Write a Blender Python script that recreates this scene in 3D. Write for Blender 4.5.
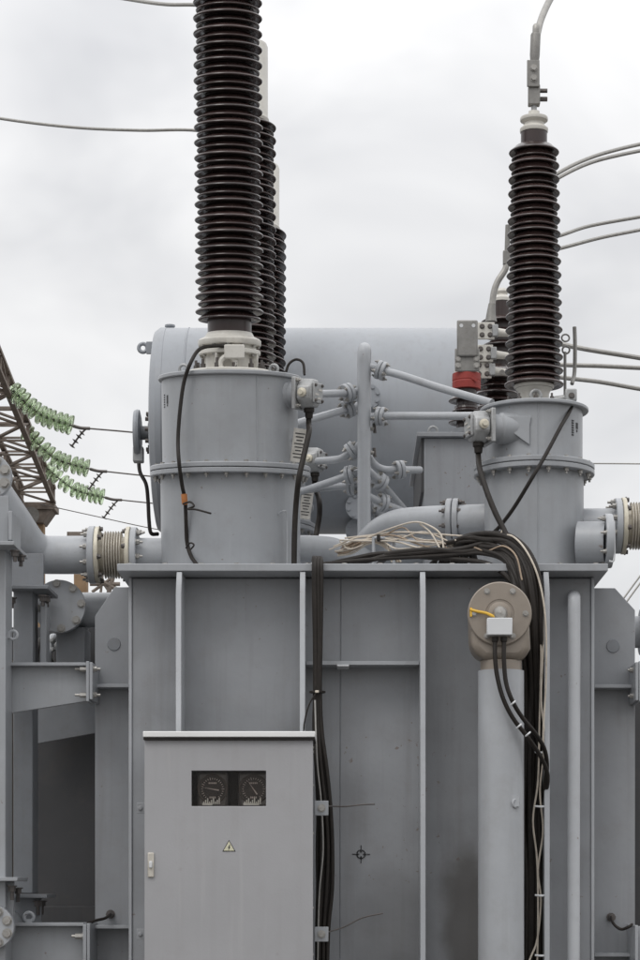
import bpy, math, random
from mathutils import Vector, Matrix, Euler
R = math.radians
random.seed(7)
scene = bpy.context.scene
for o in list(bpy.data.objects): bpy.data.objects.remove(o)
col = scene.collection

# ------------------------------------------------------------------ camera
F, CX, HY, EYE = 2250.0, 350.0, 890.0, 1.6        # focal length (px of a 640 wide frame), vanishing point, eye height
cam = bpy.data.objects.new('camera', bpy.data.cameras.new('camera'))
col.objects.link(cam); scene.camera = cam
cam.location = (0, 0, EYE); cam.rotation_euler = (R(90), 0, 0)
cd = cam.data
cd.sensor_fit = 'HORIZONTAL'; cd.sensor_width = 36.0; cd.lens = 36.0*F/640
cd.shift_x = -(CX-320)/640; cd.shift_y = (HY-480)/640
cd.clip_start = 0.5; cd.clip_end = 3000
scene.render.resolution_x = 683; scene.render.resolution_y = 1024

# ------------------------------------------------------------------ overcast sky, sun, exposure
SUN_EL, SUN_AZ = 52, -35
w = bpy.data.worlds.new('World'); scene.world = w; w.use_nodes = True
nt = w.node_tree; N = nt.nodes; L = nt.links; N.clear()
out = N.new('ShaderNodeOutputWorld'); bg = N.new('ShaderNodeBackground'); L.new(bg.outputs[0], out.inputs[0])
sky = N.new('ShaderNodeTexSky'); sky.sky_type = 'NISHITA'; sky.sun_disc = False
sky.sun_elevation = R(SUN_EL); sky.sun_rotation = R(180+SUN_AZ)
tc = N.new('ShaderNodeTexCoord')
mp = N.new('ShaderNodeMapping'); mp.inputs['Scale'].default_value = (1, 1, 1.5); mp.inputs['Location'].default_value = (0.37, 0.1, 0.2)
L.new(tc.outputs['Generated'], mp.inputs[0])
nz = N.new('ShaderNodeTexNoise'); nz.inputs['Scale'].default_value = 6.5; nz.inputs['Detail'].default_value = 4; nz.inputs['Roughness'].default_value = .5
nz.inputs['Distortion'].default_value = .4
L.new(mp.outputs[0], nz.inputs[0])
cr = N.new('ShaderNodeValToRGB')
cr.color_ramp.elements[0].position = .30; cr.color_ramp.elements[0].color = (6.6, 6.65, 6.85, 1)
cr.color_ramp.elements[1].position = .72; cr.color_ramp.elements[1].color = (10.2, 10.15, 10.1, 1)
L.new(nz.outputs[0], cr.inputs[0])
sep = N.new('ShaderNodeSeparateXYZ'); L.new(tc.outputs['Generated'], sep.inputs[0])
gr = N.new('ShaderNodeMapRange'); gr.inputs[1].default_value = .25; gr.inputs[2].default_value = 1; gr.inputs[3].default_value = 1; gr.inputs[4].default_value = 2.2
L.new(sep.outputs[2], gr.inputs[0])
mu = N.new('ShaderNodeMix'); mu.data_type = 'RGBA'; mu.blend_type = 'MULTIPLY'; mu.inputs[0].default_value = 1
L.new(cr.outputs[0], mu.inputs[6]); L.new(gr.outputs[0], mu.inputs[7])
mx = N.new('ShaderNodeMix'); mx.data_type = 'RGBA'; mx.inputs[0].default_value = .94
L.new(sky.outputs[0], mx.inputs[6]); L.new(mu.outputs[2], mx.inputs[7]); L.new(mx.outputs[2], bg.inputs[0])
bg.inputs[1].default_value = .1
sun = bpy.data.objects.new('sun', bpy.data.lights.new('sun', 'SUN')); col.objects.link(sun)
sun.data.energy = 0.75; sun.data.angle = R(25); sun.data.color = (1, .97, .93)
sun.rotation_euler = (R(90-SUN_EL), 0, R(SUN_AZ))
sun.location = (-8, -8, 20)
vs = scene.view_settings
vs.view_transform = 'Standard'; vs.look = 'None'; vs.gamma = 1; vs.use_curve_mapping = False; vs.exposure = 0

# ------------------------------------------------------------------ helpers
def at(px, py, Y): return Vector(((px-CX)*Y/F, Y, EYE+(HY-py)*Y/F))
def ml(px, Y): return px*Y/F
def V(*a): return Vector(a)
def basis(axis):
    return Vector(axis).normalized().to_track_quat('Z', 'Y').to_matrix()
def catmull(pts, sub=6):
    pts = [Vector(p) for p in pts]
    if len(pts) < 3: return pts
    P = [pts[0]*2-pts[1]]+pts+[pts[-1]*2-pts[-2]]
    o = []
    for i in range(1, len(P)-2):
        a, b, c, d = P[i-1:i+3]
        for k in range(sub):
            t = k/sub
            o.append(.5*((2*b)+(c-a)*t+(2*a-5*b+4*c-d)*t*t+(3*b-a-3*c+d)*t**3))
    o.append(pts[-1]); return o

class MB:
    def __init__(s): s.v = []; s.f = []
    def add(s, vs_, fs):
        b = len(s.v); s.v += [Vector(v) for v in vs_]; s.f += [tuple(b+i for i in f) for f in fs]; return s
    def box(s, c, size, rot=None):
        c = Vector(c); h = Vector(size)/2; m = rot if rot else Matrix.Identity(3)
        vs_ = [c+m@Vector((x*h.x, y*h.y, z*h.z)) for x in (-1, 1) for y in (-1, 1) for z in (-1, 1)]
        return s.add(vs_, [(0, 1, 3, 2), (4, 6, 7, 5), (0, 4, 5, 1), (2, 3, 7, 6), (0, 2, 6, 4), (1, 5, 7, 3)])
    def bx(s, x0, x1, y0, y1, z0, z1):
        return s.box(((x0+x1)/2, (y0+y1)/2, (z0+z1)/2), (abs(x1-x0), abs(y1-y0), abs(z1-z0)))
    def lathe(s, prof, o=(0, 0, 0), axis=(0, 0, 1), n=32, a0=0.0):
        m = basis(axis); o = Vector(o); vs_ = []; fs = []
        k = len(prof)
        for r, z in prof:
            for i in range(n):
                a = a0+2*math.pi*i/n
                vs_.append(o+m@Vector((r*math.cos(a), r*math.sin(a), z)))
        for j in range(k-1):
            for i in range(n):
                i2 = (i+1) % n
                fs.append((j*n+i, j*n+i2, (j+1)*n+i2, (j+1)*n+i))
        if prof[0][0] > 1e-6: fs.append(tuple(range(n-1, -1, -1)))
        if prof[-1][0] > 1e-6: fs.append(tuple((k-1)*n+i for i in range(n)))
        return s.add(vs_, fs)
    def cyl(s, p0, p1, r0, r1=None, n=24, a0=0.0):
        p0 = Vector(p0); p1 = Vector(p1); d = p1-p0
        return s.lathe([(r0, 0), (r0 if r1 is None else r1, d.length)], p0, d, n, a0)
    def tube(s, pts, r, n=8, sub=6, caps=True):
        P = catmull(pts, sub) if sub > 1 else [Vector(p) for p in pts]
        k = len(P); rr = r if callable(r) else (lambda t: r)
        T = [(P[min(i+1, k-1)]-P[max(i-1, 0)]).normalized() for i in range(k)]
        u = T[0].orthogonal().normalized(); vs_ = []; fs = []
        for i in range(k):
            u = (u-T[i]*u.dot(T[i])).normalized(); v = T[i].cross(u)
            q = rr(i/(k-1))
            for j in range(n):
                a = 2*math.pi*j/n; vs_.append(P[i]+u*math.cos(a)*q+v*math.sin(a)*q)
        for i in range(k-1):
            for j in range(n):
                j2 = (j+1) % n; fs.append((i*n+j, i*n+j2, (i+1)*n+j2, (i+1)*n+j))
        if caps: fs += [tuple(range(n-1, -1, -1)), tuple((k-1)*n+j for j in range(n))]
        return s.add(vs_, fs)
    def torus(s, c, axis, RR, r, n=24, m=8):
        B = basis(axis); c = Vector(c); vs_ = []; fs = []
        for i in range(n):
            a = 2*math.pi*i/n
            for j in range(m):
                b = 2*math.pi*j/m
                vs_.append(c+B@Vector(((RR+r*math.cos(b))*math.cos(a), (RR+r*math.cos(b))*math.sin(a), r*math.sin(b))))
        for i in range(n):
            for j in range(m):
                fs.append((i*m+j, ((i+1) % n)*m+j, ((i+1) % n)*m+(j+1) % m, i*m+(j+1) % m))
        return s.add(vs_, fs)
    def prism(s, pts, d):            # planar polygon (3D points) pushed along d
        pts = [Vector(p) for p in pts]; d = Vector(d); n = len(pts)
        fs = [tuple(range(n-1, -1, -1)), tuple(range(n, 2*n))]+[(i, (i+1) % n, n+(i+1) % n, n+i) for i in range(n)]
        return s.add(pts+[p+d for p in pts], fs)
    def bolt(s, p, axis, r=.014, h=.012, stud=0):
        a = Vector(axis).normalized(); p = Vector(p)
        s.cyl(p-a*.004, p+a*.003, r*1.35, n=10)
        s.cyl(p, p+a*h, r, n=6, a0=random.random())
        if stud: s.cyl(p, p+a*(h+stud), r*.5, n=6)
        return s
    def bolts(s, c, axis, RR, nb, r=.014, h=.012, stud=0, a0=0.0):
        B = basis(axis); c = Vector(c)
        for i in range(nb):
            a = a0+2*math.pi*i/nb
            s.bolt(c+B@Vector((RR*math.cos(a), RR*math.sin(a), 0)), axis, r, h, stud)
        return s
    def mesh(s, name, mat, smooth=35):
        me = bpy.data.meshes.new(name); me.from_pydata([v[:] for v in s.v], [], s.f); me.update()
        import bmesh
        b = bmesh.new(); b.from_mesh(me); bmesh.ops.recalc_face_normals(b, faces=b.faces); b.to_mesh(me); b.free()
        if smooth:
            me.shade_smooth(); me.set_sharp_from_angle(angle=R(smooth))
        me.materials.append(mat); return me

def meta(o, label=None, cat=None, group=None, kind=None):
    if label: o['label'] = label
    if cat: o['category'] = cat
    if group: o['group'] = group
    if kind: o['kind'] = kind
    return o

class Thing:
    """an Empty at the thing's base; parts are added in world coordinates (local=True: in the thing's own)"""
    def __init__(s, name, label, cat, loc=(0, 0, 0), rot=(0, 0, 0), group=None, local=False):
        s.o = bpy.data.objects.new(name, None); col.objects.link(s.o); s.o.empty_display_size = .1
        s.o.location = loc; s.o.rotation_euler = rot; meta(s.o, label, cat, group)
        s.M = Matrix.Translation(Vector(loc)) @ Euler(rot).to_matrix().to_4x4(); s.I = s.M.inverted(); s.local = local
    def part(s, name, mb, mat, parent=None, smooth=35, bevel=0, kind=None, label=None):
        if not s.local: mb.v = [s.I@v for v in mb.v]
        o = bpy.data.objects.new(name, mb.mesh(name, mat, smooth)); col.objects.link(o)
        o.parent = parent if parent else s.o
        if bevel: bev(o, bevel)
        meta(o, label, kind=kind); return o
    def inst(s, name, me, loc, parent=None):
        o = bpy.data.objects.new(name, me); col.objects.link(o); o.parent = parent if parent else s.o; o.location = loc; return o
def bev(o, wd, seg=2):
    m = o.modifiers.new('bevel', 'BEVEL'); m.width = wd; m.segments = seg; m.limit_method = 'ANGLE'; m.angle_limit = R(40); m.harden_normals = False
def solo(name, mb, mat, label=None, cat=None, group=None, kind=None, smooth=35, bevel=0):
    base = Vector((sum(v.x for v in mb.v)/len(mb.v), sum(v.y for v in mb.v)/len(mb.v), min(v.z for v in mb.v)))
    mb.v = [v-base for v in mb.v]
    o = bpy.data.objects.new(name, mb.mesh(name, mat, smooth)); col.objects.link(o); o.location = base
    if bevel: bev(o, bevel)
    return meta(o, label, cat, group, kind)

# ------------------------------------------------------------------ materials
def mat(name, c, rough=.5, metal=0.0, var=.08, scale=3.0, streak=0.0, dirt=None, dirt_amt=0.0, bump=0.0, bscale=60, coat=0.0, spec=.5, rust=0.0, orand=0.0):
    m = bpy.data.materials.new(name); m.use_nodes = True; n = m.node_tree.nodes; l = m.node_tree.links
    b = n['Principled BSDF']; b.inputs['Roughness'].default_value = rough; b.inputs['Metallic'].default_value = metal
    b.inputs['Specular IOR Level'].default_value = spec
    b.inputs['Coat Weight'].default_value = coat
    t = n.new('ShaderNodeTexCoord'); oi = n.new('ShaderNodeObjectInfo')
    ad = n.new('ShaderNodeVectorMath'); ad.operation = 'MULTIPLY_ADD'
    l.new(oi.outputs['Random'], ad.inputs[0]); ad.inputs[1].default_value = (17, 11, 23); l.new(t.outputs['Object'], ad.inputs[2])
    nz = n.new('ShaderNodeTexNoise'); nz.inputs['Scale'].default_value = scale; nz.inputs['Detail'].default_value = 6; nz.inputs['Roughness'].default_value = .6
    l.new(ad.outputs[0], nz.inputs[0])
    r = n.new('ShaderNodeValToRGB'); r.color_ramp.elements[0].position = .3; r.color_ramp.elements[1].position = .7
    r.color_ramp.elements[0].color = tuple(x*(1-var) for x in c)+(1,); r.color_ramp.elements[1].color = tuple(min(1, x*(1+var)) for x in c)+(1,)
    l.new(nz.outputs[0], r.inputs[0]); colr = r.outputs[0]
    if streak:
        mp = n.new('ShaderNodeMapping'); mp.inputs['Scale'].default_value = (14, 14, .8); l.new(ad.outputs[0], mp.inputs[0])
        n2 = n.new('ShaderNodeTexNoise'); n2.inputs['Scale'].default_value = 1.3; n2.inputs['Detail'].default_value = 5; l.new(mp.outputs[0], n2.inputs[0])
        r2 = n.new('ShaderNodeMapRange'); r2.inputs[1].default_value = .52; r2.inputs[2].default_value = .8; r2.inputs[3].default_value = 0; r2.inputs[4].default_value = streak
        l.new(n2.outputs[0], r2.inputs[0])
        x = n.new('ShaderNodeMix'); x.data_type = 'RGBA'; l.new(r2.outputs[0], x.inputs[0]); l.new(colr, x.inputs[6]); x.inputs[7].default_value = (c[0]*.62, c[1]*.58, c[2]*.54, 1); colr = x.outputs[2]
    if dirt:
        n3 = n.new('ShaderNodeTexNoise'); n3.inputs['Scale'].default_value = scale*3.1; n3.inputs['Detail'].default_value = 8; n3.inputs['Roughness'].default_value = .7; l.new(ad.outputs[0], n3.inputs[0])
        r3 = n.new('ShaderNodeMapRange'); r3.inputs[1].default_value = .5; r3.inputs[2].default_value = .75; r3.inputs[4].default_value = dirt_amt; l.new(n3.outputs[0], r3.inputs[0])
        x = n.new('ShaderNodeMix'); x.data_type = 'RGBA'; l.new(r3.outputs[0], x.inputs[0]); l.new(colr, x.inputs[6]); x.inputs[7].default_value = dirt+(1,); colr = x.outputs[2]
    if rust:
        n5 = n.new('ShaderNodeTexNoise'); n5.inputs['Scale'].default_value = 26; n5.inputs['Detail'].default_value = 4; n5.inputs['Roughness'].default_value = .55; l.new(ad.outputs[0], n5.inputs[0])
        n6 = n.new('ShaderNodeMath'); n6.operation = 'MULTIPLY_ADD'; l.new(nz.outputs[0], n6.inputs[0]); n6.inputs[1].default_value = .35; l.new(n5.outputs[0], n6.inputs[2])
        r5 = n.new('ShaderNodeMapRange'); r5.inputs[1].default_value = .885; r5.inputs[2].default_value = .93; r5.inputs[4].default_value = rust; l.new(n6.outputs[0], r5.inputs[0])
        x = n.new('ShaderNodeMix'); x.data_type = 'RGBA'; l.new(r5.outputs[0], x.inputs[0]); l.new(colr, x.inputs[6]); x.inputs[7].default_value = (.15, .09, .055, 1); colr = x.outputs[2]
        # pale run-off marks
        mq = n.new('ShaderNodeMapping'); mq.inputs['Scale'].default_value = (30, 30, 1.1); l.new(ad.outputs[0], mq.inputs[0])
        n7 = n.new('ShaderNodeTexNoise'); n7.inputs['Scale'].default_value = 1.0; n7.inputs['Detail'].default_value = 3; l.new(mq.outputs[0], n7.inputs[0])
        r7 = n.new('ShaderNodeMapRange'); r7.inputs[1].default_value = .62; r7.inputs[2].default_value = .8; r7.inputs[4].default_value = .22; l.new(n7.outputs[0], r7.inputs[0])
        x = n.new('ShaderNodeMix'); x.data_type = 'RGBA'; l.new(r7.outputs[0], x.inputs[0]); l.new(colr, x.inputs[6]); x.inputs[7].default_value = (min(1, c[0]*1.35), min(1, c[1]*1.34), min(1, c[2]*1.3), 1); colr = x.outputs[2]
    if orand:
        r6 = n.new('ShaderNodeMapRange'); r6.inputs[3].default_value = 1-orand; r6.inputs[4].default_value = 1+orand; l.new(oi.outputs['Random'], r6.inputs[0])
        x = n.new('ShaderNodeMix'); x.data_type = 'RGBA'; x.blend_type = 'MULTIPLY'; x.inputs[0].default_value = 1; l.new(colr, x.inputs[6]); l.new(r6.outputs[0], x.inputs[7]); colr = x.outputs[2]
    l.new(colr, b.inputs['Base Color'])
    rr = n.new('ShaderNodeMapRange'); rr.inputs[3].default_value = max(.05, rough-.08); rr.inputs[4].default_value = min(1, rough+.1); l.new(nz.outputs[0], rr.inputs[0]); l.new(rr.outputs[0], b.inputs['Roughness'])
    if bump:
        n4 = n.new('ShaderNodeTexNoise'); n4.inputs['Scale'].default_value = bscale; n4.inputs['Detail'].default_value = 3; l.new(t.outputs['Object'], n4.inputs[0])
        bp = n.new('ShaderNodeBump'); bp.inputs['Strength'].default_value = bump; bp.inputs['Distance'].default_value = .004; l.new(n4.outputs[0], bp.inputs['Height']); l.new(bp.outputs[0], b.inputs['Normal'])
    return m
BR = (.16, .13, .10)
M_tank = mat('tank_paint', (.28, .289, .304), .40, var=.09, scale=2.0, streak=.34, dirt=BR, dirt_amt=.16, rust=.6, bump=.25, bscale=25)
M_tur = mat('turret_paint', (.326, .339, .356), .36, var=.08, scale=2.4, streak=.25, dirt=BR, dirt_amt=.14, rust=.6, bump=.2, bscale=22)
M_pipe = mat('pipe_paint', (.385, .399, .418), .35, var=.07, scale=3, streak=.2, dirt=BR, dirt_amt=.14, rust=.6, bump=.15)
M_cons = mat('conservator_paint', (.295, .312, .336), .36, var=.08, scale=1.0, streak=.25, dirt=(.2, .16, .12), dirt_amt=.12, bump=.2, bscale=8)
M_cab = mat('cabinet_paint', (.355, .354, .364), .46, var=.05, scale=1.6, streak=.12, dirt=BR, dirt_amt=.08, rust=.12, bump=.12, bscale=90)
M_vent = mat('vent_pipe_paint', (.47, .485, .505), .36, var=.06, scale=3, streak=.2, dirt=BR, dirt_amt=.12, rust=.5)
M_white = mat('white_paint', (.62, .63, .64), .45, var=.05)
M_dark = mat('dark_grey_with_shade', (.055, .055, .058), .6, var=.12, scale=2, streak=.25, dirt=BR, dirt_amt=.15)  # dark grey, deepened further so the colour carries the recess shade
M_under = mat('bare_grey_paint', (.21, .22, .235), .5, var=.1, scale=4, streak=.2, dirt=BR, dirt_amt=.25)
M_cream = mat('cream_enamel', (.62, .60, .55), .38, var=.06, scale=6, streak=.12, dirt=(.2, .15, .10), dirt_amt=.22)
M_alu = mat('cast_aluminium', (.35, .355, .355), .42, metal=.3, var=.12, scale=14, dirt=(.16, .14, .12), dirt_amt=.35, bump=.3)
M_porc = mat('brown_porcelain', (.040, .024, .022), .24, var=.25, scale=6, dirt=(.13, .10, .095), dirt_amt=.3, coat=.2, orand=.3)
M_porc2 = mat('brown_porcelain_core', (.034, .02, .018), .28, var=.2, scale=6, coat=.1)
M_rub = mat('black_rubber', (.019, .0155, .013), .55, var=.25, scale=9, dirt=(.07, .058, .05), dirt_amt=.25, spec=.3)
M_zinc = mat('zinc_bolt', (.36, .35, .33), .45, metal=.6, var=.2, scale=20, dirt=(.16, .10, .06), dirt_amt=.5)
M_bolt = mat('dark_bolt', (.12, .11, .105), .5, metal=.5, var=.2, scale=20, dirt=(.18, .11, .07), dirt_amt=.4)
M_bell = mat('stainless_bellows', (.60, .565, .50), .38, metal=.35, var=.12, scale=8, dirt=(.2, .15, .1), dirt_amt=.3)
M_gold = mat('cream_flange', (.60, .56, .46), .45, metal=.2, var=.1, scale=10, dirt=(.25, .17, .09), dirt_amt=.35)
M_head = mat('beige_primer', (.29, .25, .21), .38, metal=.3, var=.08, scale=6, streak=.15, dirt=BR, dirt_amt=.2)
M_red = mat('red_tape', (.28, .032, .024), .55, var=.2, scale=12)
M_yel = mat('yellow_tag', (.72, .44, .05), .5, var=.1)
M_org = mat('orange_tape', (.45, .17, .05), .6, var=.2, scale=20)
M_wire = mat('aluminium_conductor', (.34, .33, .31), .45, metal=.5, var=.15, scale=30)
M_flag = mat('tinned_plate', (.25, .243, .23), .5, metal=.4, var=.15, scale=16, dirt=(.14, .12, .1), dirt_amt=.4)
M_beige = mat('beige_sheath', (.58, .52, .44), .6, var=.15, scale=12, dirt=(.25, .18, .12), dirt_amt=.4)
M_tan = mat('tan_sheath', (.33, .25, .18), .6, var=.2, scale=12)
M_rust = mat('rusty_steel', (.19, .155, .13), .8, var=.25, scale=3, dirt=(.36, .32, .29), dirt_amt=.5, bump=.3)
M_oldc = mat('ochre_column', (.30, .20, .12), .85, var=.2, scale=2, dirt=(.4, .32, .24), dirt_amt=.4)
M_tag = mat('worn_nameplate', (.55, .53, .49), .4, metal=.2, var=.12, scale=20, dirt=(.25, .2, .15), dirt_amt=.4)
M_ink = mat('dark_ink', (.03, .03, .032), .6, var=.1)
M_face = mat('dial_face', (.02, .013, .010), .5, var=.15)
M_case = mat('gauge_case', (.085, .075, .07), .4, var=.1)
M_inner = mat('cabinet_interior', (.05, .037, .03), .7, var=.2)
M_mark = mat('dial_print', (.40, .34, .31), .6, var=.1)
M_sticker = mat('warning_sticker', (.62, .60, .44), .5, var=.08, scale=30)
M_grav = mat('gravel', (.10, .094, .087), .95, var=.35, scale=14, dirt=(.17, .155, .14), dirt_amt=.5, bump=1.0, bscale=30)
M_conc = mat('concrete', (.30, .29, .275), .9, var=.15, scale=4, bump=.4)
def glass(name, c, rough=.05, tr=1.0):
    m = bpy.data.materials.new(name); m.use_nodes = True; b = m.node_tree.nodes['Principled BSDF']
    b.inputs['Base Color'].default_value = c+(1,); b.inputs['Roughness'].default_value = rough
    b.inputs['Transmission Weight'].default_value = tr; b.inputs['IOR'].default_value = 1.45
    return m
M_glass = glass('green_glass', (.80, .94, .69), .06, .85)
M_pane = glass('window_glass', (.85, .84, .82), .02, 1.0); M_pane.node_tree.nodes['Principled BSDF'].inputs['IOR'].default_value = 1.18
M_roof = mat('roof_white_paint', (.80, .80, .79), .45, var=.04, streak=.08)

# tank paint with the sooty stain on the right-hand front panel (a stain of its own shape)
M_wall = M_tank.copy(); M_wall.name = 'tank_front_paint'
def add_stain(m, blobs, colr):
    n = m.node_tree.nodes; l = m.node_tree.links; b = n['Principled BSDF']
    src = b.inputs['Base Color'].links[0].from_socket
    g = n.new('ShaderNodeNewGeometry'); nz = n.new('ShaderNodeTexNoise'); nz.inputs['Scale'].default_value = 3.5; nz.inputs['Detail'].default_value = 7; l.new(g.outputs['Position'], nz.inputs[0])
    tot = None
    for (c, sx, sz, amt) in blobs:
        s = n.new('ShaderNodeVectorMath'); s.operation = 'SUBTRACT'; l.new(g.outputs['Position'], s.inputs[0]); s.inputs[1].default_value = c
        q = n.new('ShaderNodeVectorMath'); q.operation = 'MULTIPLY'; l.new(s.outputs[0], q.inputs[0]); q.inputs[1].default_value = (1/sx, 0, 1/sz)
        le = n.new('ShaderNodeVectorMath'); le.operation = 'LENGTH'; l.new(q.outputs[0], le.inputs[0])
        ad = n.new('ShaderNodeMath'); ad.operation = 'MULTIPLY_ADD'; l.new(nz.outputs[0], ad.inputs[0]); ad.inputs[1].default_value = 1.1; l.new(le.outputs['Value'], ad.inputs[2])
        mr = n.new('ShaderNodeMapRange'); mr.interpolation_type = 'SMOOTHSTEP'; mr.inputs[1].default_value = 1.65; mr.inputs[2].default_value = .95; mr.inputs[3].default_value = 0; mr.inputs[4].default_value = amt
        l.new(ad.outputs[0], mr.inputs[0])
        if tot is None: tot = mr.outputs[0]
        else:
            a = n.new('ShaderNodeMath'); a.operation = 'MAXIMUM'; l.new(tot, a.inputs[0]); l.new(mr.outputs[0], a.inputs[1]); tot = a.outputs[0]
    x = n.new('ShaderNodeMix'); x.data_type = 'RGBA'; l.new(tot, x.inputs[0]); l.new(src, x.inputs[6]); x.inputs[7].default_value = colr+(1,)
    l.new(x.outputs[2], b.inputs['Base Color'])
WY = 13.0
add_stain(M_wall, [(at(468, 925, WY)[:], .19, .62, .85), (at(392, 935, WY)[:], .3, .5, .30), (at(352, 830, WY)[:], .10, .6, .12)], (.085, .08, .075))

n_ = M_wall.node_tree.nodes; l_ = M_wall.node_tree.links; b_ = n_['Principled BSDF']
g5 = n_.new('ShaderNodeNewGeometry'); z5 = n_.new('ShaderNodeTexNoise'); z5.inputs['Scale'].default_value = 2.3; z5.inputs['Detail'].default_value = 1; l_.new(g5.outputs['Position'], z5.inputs[0])
p5 = n_.new('ShaderNodeBump'); p5.inputs['Strength'].default_value = .6; p5.inputs['Distance'].default_value = .05; l_.new(z5.outputs[0], p5.inputs['Height'])
l_.new(b_.inputs['Normal'].links[0].from_socket, p5.inputs['Normal']); l_.new(p5.outputs[0], b_.inputs['Normal'])
# ------------------------------------------------------------------ ground
g = MB(); S = 900
g.add([(-S, -S, 0), (S, -S, 0), (S, S, 0), (-S, S, 0)], [(0, 1, 2, 3)])
go = bpy.data.objects.new('ground', g.mesh('ground', M_grav, 0)); col.objects.link(go); meta(go, 'grey gravel ground of the substation yard', kind='structure')
pl = MB().bx(-2.0, 2.1, 12.4, 20.6, -.05, .28)
po = bpy.data.objects.new('plinth', pl.mesh('plinth', M_conc, 0)); col.objects.link(po); meta(po, 'low concrete plinth under the transformer tank', kind='structure'); bev(po, .02)

# ------------------------------------------------------------------ transformer tank
LID_F, LID_B = 12.75, 20.0
ZU = at(0, 571, LID_F).z; ZL = at(0, 563.5, LID_F).z
X0, X1 = at(131, 0, WY).x, at(592, 0, WY).x
LX0, LX1 = at(117, 0, LID_F).x, at(608, 0, LID_F).x
T = Thing('transformer_tank', 'large ribbed grey steel transformer tank with a flat bolted lid', 'transformer', ((X0+X1)/2, 16.4, .28))
wall = T.part('tank_wall', MB().bx(X0, X1, WY, 19.7, .281, ZU-.002), M_wall, bevel=.012)
T.part('corner_edge', MB().bx(X0-.012, X0+.006, WY-.012, WY+.05, .3, ZU-.003), M_pipe, wall, bevel=.003)
T.part('corner_edge', MB().bx(X1-.006, X1+.012, WY-.012, WY+.05, .3, ZU-.003), M_pipe, wall, bevel=.003)
T.part('weld_seam', MB().tube([at(341, 575, WY), at(340.3, 760, WY), at(340, 1000, WY)], .004, 6), M_under, wall)
lid = T.part('lid', MB().bx(LX0, LX1, LID_F, LID_B, ZU, ZL), M_tur, bevel=.004)
bl = MB()
for i in range(14):
    x = LX0+.06+(LX1-LX0-.12)*i/13
    bl.bolt((x, LID_F+.09, ZL), (0, 0, 1), .016, .016)
T.part('lid_bolts', bl, M_zinc, lid, kind='stuff')
RF = 12.69                                                        # front edge of the ribs
for px in (178.5, 302.5, 423, 547):
    x = (px-CX)*RF/F; hw = .0155
    zc = at(0, 592, RF).z
    prof = [V(x-hw, WY+.005, .3), V(x-hw, RF, .3), V(x-hw, RF, zc), V(x-hw, LID_F+.004, ZU-.004), V(x-hw, WY+.005, ZU-.004)]
    T.part('rib', MB().prism(prof, (2*hw, 0, 0)), M_pipe, bevel=.003)
xr = lambda px: (px-CX)*RF/F
zs = at(0, 661, RF+.14).z
T.part('shelf_stiffener', MB().bx(xr(302.5)+.017, xr(423)-.017, RF+.14, WY+.005, zs-.022, zs), M_tur, bevel=.002)
T.part('shelf_stiffener', MB().bx(xr(178.5)+.017, xr(302.5)-.017, RF+.14, WY+.005, zs-1.0, zs-.978), M_tur, bevel=.002)
T.part('weld_clip', MB().bx(*(at(p, 0, 12.85).x for p in (337, 349)), 12.81, WY, zs-.032, zs-.0225), M_white, bevel=.002)
# jacking brackets on the tank sides
YB = 13.3
def bracket(sgn, pts, hole, sh, zb):
    p = [at(a, b, YB) for a, b in pts]
    o = T.part('side_bracket', MB().prism(p, (0, .03, 0)), M_tank, bevel=.003)
    c = at(*hole, YB)
    T.part('plug_disc', MB().lathe([(0, .006), (ml(6.3, YB), .006), (ml(6.8, YB), 0), (ml(6.8, YB), -.01)], c, (0, -1, 0), 24), M_under, o)
    xs = sorted((pts[0][0], pts[-1][0]))
    for yy in (sh, zb):
        z = at(0, yy, YB-.12).z
        T.part('shelf_stiffener', MB().bx(at(xs[0], 0, YB).x+.004, at(xs[1], 0, YB).x-.004, YB-.13, YB-.001, z-.02, z), M_tur, o, bevel=.002)
    x = at(pts[3][0], 0, YB).x
    return o
bracket(-1, [(131.5, 1010), (131.5, 587), (114.5, 587), (95, 616), (95, 1010)], (114, 644), 684, 925)
bracket(1, [(591.5, 1010), (591.5, 588), (615, 588), (635, 610), (635, 1010)], (613, 646), 684.5, 953)
# blow-down pipe on the front wall
pw = 12.86
T.part('vent_pipe', MB().tube([at(574, 596, WY+.1), at(574, 596.5, WY-.03), at(574, 597.5, pw+.03), at(574, 602, pw), at(574, 625, pw), at(574, 700, pw), at(573.5, 850, pw), at(573.5, 1020, pw)], ml(6.4, pw), 16, 8), M_vent, label='pale vertical vent pipe bent back into the tank wall')
# centre of gravity mark, a thin painted stencil
cm = MB(); c = at(361, 854, WY)-V(0, .004, 0)
cm.torus(c, (0, 1, 0), ml(4.2, WY), .0028, 24, 4)
for k in range(4):
    a = math.pi/2*k; d = V(math.cos(a), 0, math.sin(a))
    cm.cyl(c+d*ml(1.8, WY), c+d*ml(9, WY), .0024, n=4)
    cm.lathe([(.008, 0), (0.001, .012)], c+d*ml(3, WY), d, 6)
T.part('centre_mark', cm, M_ink, wall)

# earthing tails on the side brackets
for (p, nm) in (([(110.5, 914, 13.2), (105, 918, 13.1), (97, 920, 13.05), (88, 923, 13.0)], 'short black earthing lead curling off the left side bracket'),
                ([(611, 917, 13.2), (614, 924, 13.12), (621, 929, 13.08), (628, 927, 13.05), (633, 924, 13.05)], 'short black earthing lead curling off the right side bracket')):
    t = Thing('earthing_lead', nm, 'cable', at(*p[0]))
    t.part('lead', MB().tube([at(*q) for q in p], .009, 8), M_rub)
    t.part('lug', MB().bolt(at(p[0][0], p[0][1], YB-.005), (0, -1, 0), .02, .09), M_bolt)

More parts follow.
